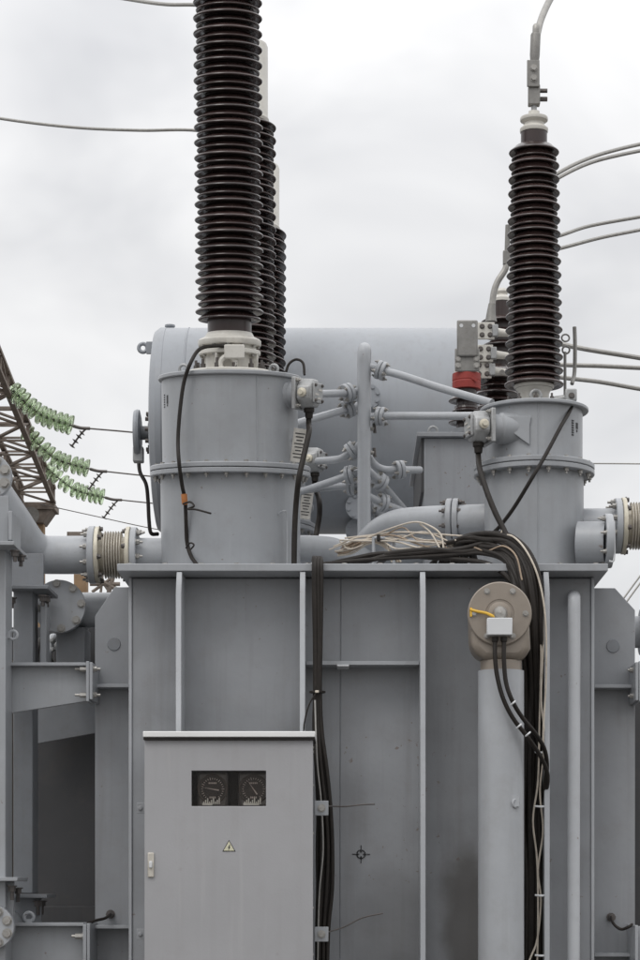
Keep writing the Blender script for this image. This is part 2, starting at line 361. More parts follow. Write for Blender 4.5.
# ------------------------------------------------------------------ bushings and turrets
def shed_mesh(name, core, rr, m=M_porc, drop=.0):
    pr = [(core-.004, .034), (core+.012, .030), (core+(rr-core)*.55, .014), (rr-.010, .004), (rr-.002, -.002), (rr, -.008), (rr-.004, -.013), (rr-.014, -.013), (core+(rr-core)*.5, -.005), (core+.01, -.003), (core-.004, -.006)]
    mb = MB(); n = 44
    vs_ = []; fs = []
    for r, z in pr:
        for i in range(n):
            a = 2*math.pi*i/n; vs_.append((r*math.cos(a), r*math.sin(a), z))
    for j in range(len(pr)-1):
        for i in range(n): fs.append((j*n+i, j*n+(i+1) % n, (j+1)*n+(i+1) % n, (j+1)*n+i))
    return mb.add(vs_, fs).mesh(name, m, 50)
ZT = ZL
HX = at(230, 0, 13.6).x
LEAN = R(6.5)
hv_big = shed_mesh('shed', .133, .206); hv_small = shed_mesh('shed', .133, .190)
ORD = ['nearest the control cabinet', 'in the middle of the row of three', 'closest to the conservator']
HV = [(13.72, LEAN), (15.85, 0), (17.98, -LEAN)]
turret_T = []
def terminal_box(t, o, ang, mirror=1, scale=1.0, nb_=.04):
    """cast junction box on a short neck; o: neck root, local coordinates, pointing along ang"""
    d = V(math.cos(ang), math.sin(ang), 0); sd = V(-math.sin(ang), math.cos(ang), 0)*mirror; up = V(0, 0, 1); k = scale
    o = Vector(o); rot = Matrix((d, sd, up)).transposed()
    t.part('box_neck', MB().lathe([(.098*k, -nb_), (.098*k, .035*k), (.085*k, .05*k), (.085*k, .1*k)], o, d, 24), M_tur)
    p = o+d*.10*k
    t.part('mounting_plate', MB().box(p+d*.015*k, (.03*k, .21*k, .21*k), rot), M_alu, bevel=.006)
    b = MB().bolts(p+d*.03*k, d, .118*k, 4, .012*k, .02*k, .01, math.pi/4)
    for i in range(4): pass
    q = p+d*.03*k
    body = t.part('box_body', MB().lathe([(.098*k, 0), (.105*k, .02*k), (.1*k, .085*k), (.088*k, .105*k), (0, .105*k)], q, d, 8, math.pi/8), M_alu, bevel=.008)
    t.part('box_cover', MB().box(q+d*.113*k, (.018*k, .13*k, .13*k), rot), M_alu, body, bevel=.005)
    cb = MB()
    for a in (-1, 1):
        for c in (-1, 1): cb.bolt(q+d*.122*k+sd*a*.05*k+up*c*.05*k, d, .009*k, .01*k); 
    b.v += [v for v in cb.v] if False else []
    t.part('box_screws', cb, M_bolt, body, kind='stuff'); t.part('plate_bolts', b, M_zinc, kind='stuff')
    t.part('brass_plug', MB().lathe([(.03*k, 0), (.03*k, .018*k), (.018*k, .022*k), (.016*k, .035*k), (0, .035*k)], q+d*.05*k-sd*.098*k, -sd, 12), M_gold, body)
    t.part('cable_gland', MB().lathe([(.035*k, 0), (.035*k, .03*k), (.027*k, .035*k), (.024*k, .07*k), (0, .07*k)], q+d*.05*k-up*.09*k, -up, 12), M_rub, body)
    mp_ = MB()
    for a, c in ((.02, .02), (-.03, -.01), (.0, -.035)): mp_.box(q+d*.1235*k+sd*a*k+up*c*k, (.004, .05*k, .012*k), rot)
    t.part('name_strips', mp_, M_tag, body, kind='stuff')
    return q+d*.05*k-up*.15*k

box_out = []
for i, (y, ln) in enumerate(HV):
    rot = (ln, 0, 0)
    t = Thing('bushing_turret', 'wide grey flanged turret '+['with a black cable tied down its front', 'carrying the middle brown bushing, behind the cable-tied turret', 'carrying the rearmost brown bushing, hard against the conservator'][i],
              'turret', (HX, y, ZT+.001), rot, 'grey turrets under the tall brown bushings', local=True)
    turret_T.append(t)
    base = .03*abs(ln) + .05
    t.part('lower_shell', MB().lathe([(.423, -.0 if not ln else .0), (.423, .665)], (0, 0, 0), (0, 0, 1), 64), M_tur)
    t.part('foot_ring', MB().lathe([(.44, -.06), (.44, .045), (.424, .06)], (0, 0, 0), (0, 0, 1), 64), M_tur)
    t.part('flange', MB().lathe([(.423, .655), (.482, .655), (.486, .66), (.486, .68), (.482, .684), (.43, .684)], n=64), M_tur)
    t.part('flange', MB().lathe([(.43, .688), (.482, .688), (.486, .692), (.486, .712), (.482, .717), (.41, .717)], n=64), M_tur)
    t.part('flange_bolts', MB().bolts((0, 0, .655), (0, 0, -1), .455, 24, .014, .016, .012).bolts((0, 0, .717), (0, 0, 1), .452, 24, .013, .012, 0), M_zinc, kind='stuff')
    t.part('upper_shell', MB().lathe([(.41, .715), (.41, 1.225)], n=64), M_tur)
    t.part('shell_seam', MB().cyl((.18, -.37, .73), (.18, -.37, 1.22), .0035, n=6), M_tur)
    t.part('top_plate', MB().lathe([(.41, 1.225), (.428, 1.225), (.432, 1.23), (.432, 1.246), (.428, 1.25), (0, 1.25)], n=64), M_tur, bevel=0)
    for a in (-1, 1):
        t.part('lifting_eye', MB().torus((a*.27, -.12, 1.285), (.3, 1, 0), .026, .009, 18, 8), M_alu)
    # stencilled marks
    mk = MB()
    for a, hz, h, wd in ((-62, 1.10, .05, .015), (-62, 1.066, .012, .008)):
        aa = R(-90+a); c = V(math.cos(aa)*.411, math.sin(aa)*.411, hz); mk.box(c, (.003, wd, h), Matrix.Rotation(aa, 3, 'Z'))
    for k in range(6):
        aa = R(-90-69); c = V(math.cos(aa)*.411, math.sin(aa)*.411, 1.06+k*.014); mk.box(c, (.003, .014, .008), Matrix.Rotation(aa, 3, 'Z'))
    t.part('stencil_marks', mk, M_ink, kind='stuff')
    # small lifting trunnion and pull-box
    if i < 2:
        g_ = terminal_box(t, V(.335, -.16, 1.13), R(-25), 1, .9)
        box_out.append(t.M@g_)
    t.part('side_tab', MB().bx(.33, .46, -.12, -.10, .86, .875), M_tur)
    PZ = .83
    rz = Matrix.Rotation(R(-12), 3, 'Z')@Matrix.Rotation(R(8), 3, 'Y')
    if i < 2:
        t.part('rating_plate', MB().box((.42, -.19, PZ), (.085, .006, .2), rz), M_tag, bevel=.002, label='small worn metal rating plate')
        ln_ = MB()
        for k in range(8): ln_.box(V(.42, -.19, PZ)+rz@V(0, -.0045, .07-.02*k), (.06-.012*(k % 3), .002, .006), rz)
        t.part('plate_lines', ln_, M_ink, kind='stuff')
    t.part('tie_wire', MB().tube([V(.30, -.31, .42), V(.33, -.33, .435), V(.35, -.31, .40), V(.35, -.31, .1), V(.33, -.32, .06)], .005, 6), M_pipe)
    # the bushing, liftable off the turret
    b = Thing('high_voltage_bushing', ['tall brown ribbed porcelain bushing on the cable-tied turret, its top out of view',
              'brown ribbed porcelain bushing, middle one of the three tall ones in a row', 'brown ribbed porcelain bushing next to the conservator, rearmost of the tall three'][i],
              'bushing', t.M@V(0, 0, 1.251), rot, 'tall brown high voltage bushings', local=True)
    O = -1.25
    b.part('base_plate', MB().lathe([(.0, .0), (.25, .0), (.255, .005), (.255, .028), (.248, .034), (0, .034)], n=48), M_cream)
    b.part('base_nuts', MB().bolts((0, 0, .034), (0, 0, 1), .205, 12, .017, .03, .03, .2), M_bolt, kind='stuff')
    b.part('base_collar', MB().lathe([(.145, .03), (.145, .125), (.182, .127), (.186, .132), (.186, .150), (.182, .154), (.16, .158), (.16, .178), (.186, .182), (.19, .188), (.19, .212), (.182, .22), (.15, .235), (.136, .26)], n=48), M_cream)
    b.part('collar_bolts', MB().bolts((0, 0, .127), (0, 0, -1), .168, 12, .011, .014).bolts((0, 0, .182), (0, 0, -1), .172, 12, .011, .014), M_zinc, kind='stuff')
    for a in range(8):
        aa = R(22+45*a); c = V(math.cos(aa)*.162, math.sin(aa)*.162, .08)
        if a % 2: b.part('gusset', MB().box(c, (.05, .014, .09), Matrix.Rotation(aa, 3, 'Z')), M_cream)
    b.part('test_tap_box', MB().bx(-.02, .10, -.235, -.19, .085, .165), M_cream, bevel=.006)
    b.part('lifting_eye', MB().torus((.0, -.2, .055), (0, 1, 0), .045, .016, 18, 8), M_cream)
    NP = 22; z0 = 1.64+O; pitch = .0895
    b.part('porcelain_core', MB().lathe([(.132, .24), (.132, z0+NP*pitch+.0)], n=48), M_porc2)
    for k in range(NP):
        b.inst('shed', hv_small, (0, 0, z0-.044+k*pitch)); b.inst('shed', hv_big, (0, 0, z0+k*pitch))
    zt = z0+NP*pitch-.06
    b.part('top_cap', MB().lathe([(.15, zt), (.155, zt+.02), (.147, zt+.04), (.147, zt+.53), (.14, zt+.55), (.06, zt+.565), (.06, zt+.59), (0, zt+.59)], n=40), M_cream)
    b.part('top_terminal', MB().lathe([(.022, zt+.55), (.022, zt+.72), (0, zt+.72)], n=16).box((0, -.0, zt+.70), (.05, .05, .16)), M_alu)
    turret_T[i].top = b.M@V(0, 0, zt+.74)

# ---- right-hand turret with its smaller bushing
RY = 13.5; RX = at(534, 0, RY).x
t = Thing('bushing_turret', 'narrower grey flanged turret beside the looped black cable bundle', 'turret', (RX, RY, ZT+.001), local=True)
zr = lambda py: at(0, py, RY).z-ZT
zf = zr(472); ztp = zr(410)
t.part('lower_shell', MB().lathe([(.297, 0), (.297, zf)], n=56), M_tur)
t.part('foot_ring', MB().lathe([(.31, -.0005), (.31, .04), (.298, .05)], n=56), M_tur)
t.part('flange', MB().lathe([(.297, zf-.03), (.358, zf-.03), (.362, zf-.026), (.362, zf-.004), (.358, zf), (.31, zf)], n=56), M_tur)
t.part('flange', MB().lathe([(.31, zf+.004), (.358, zf+.004), (.362, zf+.008), (.362, zf+.03), (.358, zf+.034), (.29, zf+.034)], n=56), M_tur)
t.part('flange_bolts', MB().bolts((0, 0, zf-.03), (0, 0, -1), .333, 18, .014, .018, .014).bolts((0, 0, zf+.034), (0, 0, 1), .333, 18, .013, .012), M_zinc, kind='stuff')
t.part('upper_shell', MB().lathe([(.29, zf+.03), (.29, ztp-.02)], n=56), M_tur)
t.part('shell_seam', MB().cyl((.0, -.291, zf+.04), (.0, -.291, ztp-.03), .003, n=6).cyl((.0, -.298, .05), (.0, -.298, zf-.03), .003, n=6), M_tur)
t.part('top_plate', MB().lathe([(.29, ztp-.02), (.322, ztp-.02), (.326, ztp-.016), (.326, ztp-.003), (.322, ztp+.002), (0, ztp+.002)], n=56), M_tur)
mk = MB()
for a, hz, h, wd in ((56, ztp-.13, .035, .02), (56, ztp-.16, .012, .01)):
    aa = R(-90+a); c = V(math.cos(aa)*.2915, math.sin(aa)*.2915, hz); mk.box(c, (.003, wd, h), Matrix.Rotation(aa, 3, 'Z'))
for k in range(7):
    aa = R(-90+47); c = V(math.cos(aa)*.2915, math.sin(aa)*.2915, ztp-.19+k*.014); mk.box(c, (.003, .018, .008), Matrix.Rotation(aa, 3, 'Z'))
t.part('stencil_marks', mk, M_ink, kind='stuff')
g_ = terminal_box(t, V(-.185, -.225, ztp-.16), R(196), -1, .95, .13)
box_r = t.M@g_
gp = MB().prism([V(-.20, -.30, ztp-.10), V(-.04, -.30, ztp-.10), V(-.05, -.30, ztp-.15), V(-.05, -.30, ztp-.27), V(-.2, -.30, ztp-.16)], (0, .03, 0))
t.part('box_bracket', gp, M_tur, bevel=.003)
RT = t
b = Thing('neutral_bushing', 'single shorter brown porcelain bushing with a white cap and clamped cable', 'bushing', t.M@V(0, 0, ztp+.003), local=True)
# heights from the turret top
hz_ = lambda py: at(0, py, RY).z-(ZT+.001+ztp+.003)
b.part('base_plate', MB().lathe([(0, 0), (.2, 0), (.204, .004), (.204, .022), (.2, .026), (0, .026)], n=44), M_alu)
b.part('base_nuts', MB().bolts((0, 0, .026), (0, 0, 1), .165, 10, .013, .022, .02, .3), M_bolt, kind='stuff')
b.part('base_collar', MB().lathe([(.09, .02), (.09, .085), (.096, .105), (.12, .130), (.122, .138), (.118, .142), (.112, .15)], n=44), M_cream)
b.part('lifting_eye', MB().torus((0, -.13, .055), (0, 1, 0), .03, .011, 16, 8), M_alu)
zb0 = hz_(384); ztop = hz_(152)
NB = 18; pt = (ztop-zb0)/(NB-1)
b.part('porcelain_core', MB().lathe([(.112, .12), (.098, ztop), (.079, ztop+.02), (.079, hz_(131)), (0, hz_(131))], n=44), M_porc2)
for k in range(NB):
    f_ = k/(NB-1); rr = .178*(1-f_)+.151*f_; cc = .114*(1-f_)+.100*f_
    b.inst('shed', shed_mesh('shed', cc, rr), (0, 0, zb0+k*pt))
    if k < NB-1: b.inst('shed', shed_mesh('shed', cc, rr-.017), (0, 0, zb0+(k+.5)*pt))
zc = hz_(131)
b.part('end_cap', MB().lathe([(.082, zc-.012), (.085, zc-.004), (.085, zc+.01), (.062, zc+.032), (.06, zc+.044), (.082, zc+.058), (.084, zc+.066), (.082, zc+.078), (.035, zc+.088), (.033, zc+.115), (0, zc+.118)], n=36), M_cream)
b.part('terminal_stud', MB().cyl((0, 0, zc+.11), (0, 0, zc+.19), .017, n=14), M_alu)
cl = Thing('cable_clamp', 'bolted grey lug clamping a thick conductor onto the white-capped bushing', 'clamp', b.M@V(0, 0, zc+.15), local=True)
cl.part('lower_jaw', MB().bx(-.035, .035, -.03, .03, 0, .12), M_flag, bevel=.006)
cl.part('jaw_bolts', MB().bolt((.03, 0, .04), (1, 0, 0), .014, .05).bolt((.03, 0, .09), (1, 0, 0), .014, .05), M_bolt, kind='stuff')
cl.part('palm_plate', MB().bx(-.045, .03, -.045, -.031, .10, .26), M_flag, bevel=.004)
cl.part('palm_bolts', MB().bolt((-.005, -.045, .15), (0, -1, 0), .017, .014).bolt((-.005, -.045, .21), (0, -1, 0), .017, .014), M_zinc, kind='stuff')
cl.part('barrel', MB().lathe([(.024, .24), (.03, .30), (.03, .42), (.026, .43)], (-.008, -.01, 0), (.04, 0, 1), 16), M_flag)
tp = cl.M@V(.008, -.01, .42)
solo('conductor', MB().tube([tp-V(.0, 0, .05), tp+V(.004, 0, .05), at(536, 40, 13.55), at(541, 20, 13.7), at(551, -2, 13.9), at(566, -25, 14.2), at(590, -45, 14.8)], .021, 12), M_wire,
     'thick grey conductor rising in an arc from the white-capped bushing', 'conductor')

# ------------------------------------------------------------------ conservator
CY = 19.6; CZ = at(0, 432, CY).z; CR = ml(101, CY)
CX0, CX1 = at(163, 0, CY).x, at(515, 0, CY).x
t = Thing('oil_conservator', 'huge pale grey horizontal oil conservator drum behind the bushings', 'conservator', ((CX0+CX1)/2, CY, CZ-CR))
t.part('drum_shell', MB().lathe([(CR, 0), (CR, CX1-CX0)], (CX0, CY, CZ), (1, 0, 0), 96), M_cons)
t.part('end_dish', MB().lathe([(CR+.004, .05), (CR+.004, .0), (CR-.03, -.045), (CR-.12, -.06), (0, -.06)], (CX0, CY, CZ), (1, 0, 0), 96), M_cons)
t.part('end_dish', MB().lathe([(CR+.004, -.05), (CR+.004, .0), (CR-.03, .045), (CR-.12, .06), (0, .06)], (CX1, CY, CZ), (1, 0, 0), 96), M_cons)
t.part('seam_band', MB().lathe([(CR, 0), (CR+.006, .004), (CR+.006, .012), (CR, .016)], (at(190, 0, CY).x, CY, CZ), (1, 0, 0), 96), M_cons)
e = at(143, 348, CY-.35)
t.part('lifting_lug', MB().torus(e, (0, 1, 0), .036, .017, 20, 8).box(e+V(.095, 0, 0), (.13, .034, .10)), M_cons)
for px in (170, 215, 470):
    q = at(px, 326, CY); t.part('top_plug', MB().lathe([(.03, -.04), (.03, .03), (.045, .035), (.045, .05), (0, .05)], (q.x, CY, CZ+CR), (0, 0, 1), 12), M_cons)
for px, py, r in ((368, 397, 12.5), (358, 507, 12.5), (358, 531, 12.5)):
    yy = CY-math.sqrt(max(.05, CR**2-(at(0, py, CY-CR*.8).z-CZ)**2)); q = at(px, py, yy-.12); r_ = ml(r, yy)
    hf = t.part('hatch', MB().cyl(q+V(0, .3, 0), q, r_*.75, n=20).lathe([(r_, -.02), (r_, .03), (0, .03)], q, (0, -1, 0), 28), M_cons)
    t.part('hatch_bolts', MB().bolts(q-V(0, .03, 0), (0, -1, 0), r_*.8, 8, .014, .014, 0, .3), M_cons, hf, kind='stuff')
for px in (172, 255, 500):
    x = at(px, 0, CY).x
    t.part('saddle_leg', MB().prism([V(x, CY-.75, ZL), V(x, CY-.62, CZ-CR*.60), V(x, CY+.62, CZ-CR*.60), V(x, CY+.75, ZL)], (.09, 0, 0)), M_cons)
t = Thing('oil_level_gauge', 'round oil level gauge with junction box on the conservator end', 'gauge', at(141, 440, CY))
gx = at(141, 433, CY-.25)
t.part('dial_case', MB().lathe([(.15, 0), (.195, .01), (.2, .03), (.19, .055), (0, .06)], gx, (-1, 0, 0), 32), M_cons)
t.part('stem', MB().cyl(gx, V(CX0-.03, gx.y, gx.z), .06, n=16), M_under)
t.part('ring_flange', MB().cyl(V(CX0-.09, gx.y, gx.z), V(CX0-.05, gx.y, gx.z), .19, n=24), M_cons)
t.part('ring_bolts', MB().bolts(V(CX0-.09, gx.y, gx.z), (-1, 0, 0), .16, 10, .018, .03), M_bolt, kind='stuff')
t.part('gland_box', MB().box(at(138.5, 455, CY-.25), (.09, .1, .13)), M_alu, bevel=.01)
solo('gauge_cable', MB().tube([at(138.5, 458, CY), at(140, 472, CY-.05), at(146, 484, CY-.1), at(148, 500, CY-.1), at(149, 520, CY-.1), at(151, 533, CY-.1), at(158, 534, CY-.05)], .017, 10), M_rub,
     'black cable drooping from the oil level gauge down the conservator end', 'cable')

# ------------------------------------------------------------------ standpipe and its thin branch pipes
SY = 14.5
sp = Thing('standpipe', 'upright pale grey collecting pipe with a rounded top', 'pipe', at(364, 572, SY))
sp.part('riser', MB().tube([at(365, 352, SY+.22), at(364.6, 349.5, SY+.1), at(364.4, 350, SY+.03), at(364, 356, SY), at(364, 380, SY), at(364, 460, SY), at(364, 545, SY), V(at(364, 545, SY).x, SY, ZL-.0)], ml(6.6, SY), 18, 8), M_pipe)
sp.part('back_leg', MB().tube([at(365, 352, SY+.2), at(365, 357, SY+.34), at(365, 372, SY+.38), at(365, 480, SY+.38), V(at(365, 480, SY+.38).x, SY+.38, ZL)], ml(6.4, SY), 16, 8), M_pipe)
sp.part('foot_cone', MB().lathe([(.09, 0), (.075, .05), (.045, .09)], V(at(364, 0, SY).x, SY, ZL+.001), (0, 0, 1), 20), M_pipe)
def branch(name, label, pts, fi, r=3.8, ff=9.5, sub=6):
    """thin pipe through pts [(px,py,Y)], a bolted flange pair at point index fi"""
    P = [at(*p) for p in pts]; t = Thing(name, label, 'pipe', P[0], group='thin branch pipes around the standpipe')
    t.part('tube', MB().tube(P, ml(r, 14.4), 14, sub), M_pipe)
    c = P[fi]; a, b_ = P[max(fi-1, 0)], P[min(fi+1, len(P)-1)]; ax = (b_-a); ax.y *= .35; ax.normalize(); rr = ml(ff, 14.4)
    for s in (-1, 1):
        t.part('flange', MB().lathe([(rr-.004, 0), (rr, .004), (rr, .022), (rr-.004, .026)], c+ax*(.002*s) if s > 0 else c-ax*.028, ax, 24), M_pipe)
    t.part('flange_bolts', MB().bolts(c+ax*.028, ax, rr*.78, 4, .011, .012, .012, .5).bolts(c-ax*.028, -ax, rr*.78, 4, .011, .012, .012, -.5), M_zinc, kind='stuff')
    return t
branch('branch_pipe', 'thin pipe sloping down from the standpipe top to the narrower turret', [(366, 366, SY), (381, 370.5, SY), (400, 375, 14.4), (440, 388, 14.2), (492, 403, 13.9)], 1)
branch('branch_pipe', 'thin level pipe from the standpipe to the narrower turret terminal box', [(364, 417, SY), (381, 416.5, SY), (400, 416, 14.3), (440, 416, 14.0), (474, 416, 13.5)], 1)
branch('branch_pipe', 'thin level pipe ending behind the uppermost terminal box', [(364, 391, SY+.1), (347.5, 393, SY), (335, 393.5, 14.3), (315, 394, 14.0)], 1)
branch('branch_pipe', 'thin pipe sloping down from the standpipe to the cable-tied turret', [(364, 404, SY+.2), (348, 409, SY+.1), (330, 414, 14.4), (284, 427, 13.95)], 1)
branch('branch_pipe', 'thin curved pipe dropping from the standpipe to the second terminal box', [(364, 441, SY+.15), (352, 451, SY+.1), (342, 458, 14.7), (332, 460, 14.9), (318, 461, 15.4)], 1)
branch('branch_pipe', 'thin pipe with tilted flange sloping to the middle turret', [(364, 471, SY+.2), (350, 475, SY+.2), (330, 482, 14.9), (300, 492, 15.4)], 1)
branch('branch_pipe', 'thin nearly level pipe meeting the middle turret below another pipe', [(366, 484, SY+.4), (352, 486, SY+.4), (330, 487, 15.1), (300, 491, 15.6)], 1)
branch('branch_pipe', 'thin bent pipe running from the standpipe into the square tank box', [(366, 452, SY+.1), (374, 464, SY+.1), (384, 469.5, SY+.15), (399, 470, SY+.2), (420, 470, 14.9)], 3)
branch('branch_pipe', 'thin pipe falling steeply from the standpipe to the big elbow pipe', [(366, 468, SY), (372, 474, SY+.05), (380, 482, SY+.15), (394, 498, 14.9), (408, 514, 15.2)], 2)
branch('branch_pipe', 'short thin pipe near the foot of the standpipe by the big elbow', [(366, 495, SY), (382, 503, SY+.2), (392, 507, SY+.3), (402, 511, SY+.4)], 1)
branch('drain_valve', 'small valve with flange low behind the standpipe', [(362, 513, SY+.5), (372, 509, SY+.45), (380, 514, SY+.4), (384, 524, SY+.4)], 1)
for px, py in ((372, 428), (372, 452)):
    t = Thing('bleed_screw', 'small bleed screw on the standpipe '+('upper one' if py < 440 else 'lower one'), 'screw', at(px, py, SY))
    t.part('stem', MB().cyl(at(364, py, SY+.05), at(px+2, py+1, SY+.05), .014, n=10), M_zinc)
    t.part('tee_handle', MB().cyl(at(px+2, py-4, SY+.05), at(px+3, py+5, SY+.05), .011, n=8), M_bolt)

# ------------------------------------------------------------------ big oil pipes over the lid
def bigpipe(name, label, pts, r, flanges=(), m=M_pipe, sub=8, group=None, fr=1.42):
    P = [Vector(p) for p in pts]; t = Thing(name, label, 'pipe', P[0], group=group)
    t.part('tube', MB().tube(P, r, 28, sub), m)
    for (c, ax) in flanges:
        ax = Vector(ax).normalized(); c = Vector(c); rr = r*fr
        for s in (0, 1):
            t.part('flange', MB().lathe([(rr-.004, 0), (rr, .005), (rr, .03), (rr-.004, .035)], c+ax*(-.038 if s == 0 else .003), ax, 36), M_pipe)
        t.part('flange_bolts', MB().bolts(c+ax*.038, ax, rr*.85, 8, .015, .02, .018, .4).bolts(c-ax*.038, -ax, rr*.85, 8, .015, .02, .018, .4), M_bolt, kind='stuff')
    return t
Q = lambda a, b, c: at(a, b, c)
bigpipe('elbow_pipe', 'thick grey elbow pipe rising off the lid into the narrower turret', [Q(362, 562, 14.25), Q(369, 545, 14.25), Q(382, 532, 14.15), Q(400, 524.5, 14.05), Q(425, 522, 13.9), Q(452, 521, 13.75), Q(480, 520, 13.65), Q(500, 519, 13.6)], ml(15.5, 14), [(Q(453, 521, 13.75), (1, -.15, 0))])
bigpipe('elbow_pipe', 'thick grey pipe leaving the cable-tied turret and dipping to the lid', [Q(285, 549, 13.9), Q(312, 549, 13.95), Q(332, 551, 14.0), Q(345, 558, 14.05), Q(352, 572, 14.1)], ml(13.5, 14))
bigpipe('elbow_pipe', 'grey pipe stretching along the lid behind the wire bundle', [Q(322, 572, 15.6), Q(345, 558, 15.6), Q(372, 552, 15.5), Q(400, 551, 15.5), Q(440, 551, 15.5), Q(500, 551, 15.5)], ml(14, 15.5))
# ---- low voltage box
LB0, LB1 = 15.2, 17.0
bx0 = at(424, 0, LB0).x; bx1 = bx0+ml(95, LB0); zt = at(0, 438, LB0).z
t = Thing('low_voltage_box', 'square grey turret box with a flat overhanging lid behind the standpipe', 'turret box', (bx0+.4, 16.1, ZL+.001))
t.part('box_shell', MB().bx(bx0, bx1, LB0, LB1, ZL+.001, zt), M_tank, bevel=.006)
t.part('box_lid', MB().bx(bx0-.05, bx1+.05, LB0-.05, LB1+.05, zt+.001, zt+.03), M_tank, bevel=.003)
t.part('side_plate', MB().bx(bx0-.02, bx0-.002, LB0+.01, LB1, at(0, 492, LB0).z, zt-.002), M_dark)  # dark sheet over the left face, its shade put into the colour
e = at(433, 431, LB0+.05)
t.part('lifting_eye', MB().torus(e, (0, 1, .2), .028, .009, 18, 8), M_alu)
# low voltage bushings on the box
lv_big = shed_mesh('shed', .07, .125); lv_small = shed_mesh('shed', .07, .10)
def lv_bushing(px, Y, n, label, cap=True, ybot=420, pitch=.075, big=lv_big, small=lv_small, core=.07):
    p = at(px, ybot, Y); b = Thing('low_voltage_bushing', label, 'bushing', p, group='short brown low voltage bushings', local=True)
    b.part('foot_flange', MB().lathe([(.11, -.06), (.11, -.03), (.08, -.02)], n=28), M_under)
    b.part('porcelain_core', MB().lathe([(core, -.03), (core, n*pitch+.03)], n=32), M_porc2)
    for k in range(n):
        b.inst('shed', big if k % 2 == 0 else small, (0, 0, .03+k*pitch))
    return b, p, n*pitch+.03
b, p, h = lv_bushing(466.5, 15.6, 3, 'short brown bushing wrapped in red tape under an upright drilled palm', ybot=426)
b.part('metal_cap', MB().lathe([(.085, h), (.085, h+.13), (.075, h+.16), (0, h+.16)], n=28), M_cream)
tape = b.part('red_band', MB().lathe([(.087, h-.005), (.098, h-.005), (.1, h+.045), (.096, h+.05), (.1, h+.055), (.098, h+.105), (.087, h+.105)], n=28), M_red, bevel=.004, label='band of red insulating tape')
b.part('tape_tail', MB().box((.05, -.093, h+.05), (.05, .008, .02), Matrix.Rotation(R(35), 3, 'Y')), M_red, tape)
fl = MB().bx(-.085, .085, -.10, -.085, h+.10, h+.26)
pb = b.part('palm_bracket', fl, M_flag, bevel=.008)
b.part('palm_plate', MB().bx(-.072, .072, -.122, -.102, h+.2, h+.45), M_flag, bevel=.012)
hb = MB()
for sx in (-1, 1):
    for k in (0, 1): hb.bolt((sx*.064, -.101, h+.16+.045*k-.02), (0, -1, 0), .017, .012)
b.part('palm_bolts', hb, M_zinc, pb, kind='stuff')
ho = MB()
for sx in (-1, 1): ho.lathe([(.013, 0), (.013, .002), (0, .002)], (sx*.042, -.1225, h+.41), (0, -1, 0), 14)
b.part('palm_holes', ho, M_white, pb, kind='stuff')
# three more behind, with flexible palms towards the right
for i, (px, py, Y, lab) in enumerate(((486, 331, 15.7, 'topmost'), (484.5, 353.5, 15.72, 'middle'), (483, 370, 15.74, 'lowest'))):
    t = Thing('bolted_palm', lab+' pale four-hole terminal palm beside the red-taped bushing', 'terminal', at(px, py, Y), group='pale four-hole terminal palms')
    c = at(px, py, Y); s_ = Y/2250
    t.part('plate', MB().box(c, (17*s_, .02, 17*s_)), M_cream, bevel=.004)
    hb = MB()
    for a in (-1, 1):
        for k in (-1, 1): hb.bolt(c+V(a*4*s_, -.01, k*4.2*s_), (0, -1, 0), .0135, .014)
    t.part('palm_bolts', hb, M_bolt, kind='stuff')
    t.part('ferrule', MB().cyl(c+V(8*s_, .03, 0), c+V(26*s_, .05, -1*s_), 4.6*s_, 3.2*s_, n=16), M_cream)
    t.part('clamp_piece', MB().box(c+V(9*s_, 0, 0), (6*s_, .05, 12*s_)), M_alu, bevel=.006)
for i, (px, Y, n) in enumerate(((497, 16.0, 6), (492, 16.9, 5))):
    b, p, h = lv_bushing(px, Y, n, ['short brown bushing standing nearest behind the white-capped bushing', 'short brown bushing tucked between the palms and the narrower turret'][i], ybot=412, pitch=.05,
                         big=shed_mesh('shed', .07, .15-.02*i), small=shed_mesh('shed', .07, .125-.02*i))
# second medium bushing with a white cap, farther back
MY = 17.4; p = at(502, 405, MY)
b = Thing('neutral_bushing', 'small white-capped brown bushing half hidden by the taller white-capped one', 'bushing', p, local=True)
mz = lambda py: at(0, py, MY).z-p.z
b.part('porcelain_core', MB().lathe([(.10, -.35), (.09, mz(322)), (.068, mz(320)), (.068, mz(301)), (0, mz(301))], n=36), M_porc2)
ms = shed_mesh('shed', .09, .165)
for k in range(8): b.inst('shed', ms, (0, 0, -.02+k*(mz(322)+.02)/7))
b.part('end_cap', MB().lathe([(.072, mz(302)), (.072, mz(299)), (.04, mz(295)), (.05, mz(292)), (.035, mz(289)), (0, mz(289))], n=28), M_cream)
t = Thing('jumper', 'pale flexible jumper curving up behind the white-capped bushing', 'conductor', at(491, 320, 16.6))
t.part('lug', MB().tube([at(491, 322, 16.6), at(491, 315, 16.6), at(492, 304, 16.6)], lambda u: .045-.018*u, 12), M_flag)
t.part('cable', MB().tube([at(492, 306, 16.6), at(494, 292, 16.6), at(498, 281, 16.6), at(505, 270, 16.6), at(507, 262, 16.6)], .024, 10), M_wire)
t.part('clamp', MB().box(at(507, 258, 16.6), (.06, .05, .1)).cyl(at(507, 255, 16.6), at(508, 225, 16.6), .02, n=10), M_flag, bevel=.004)

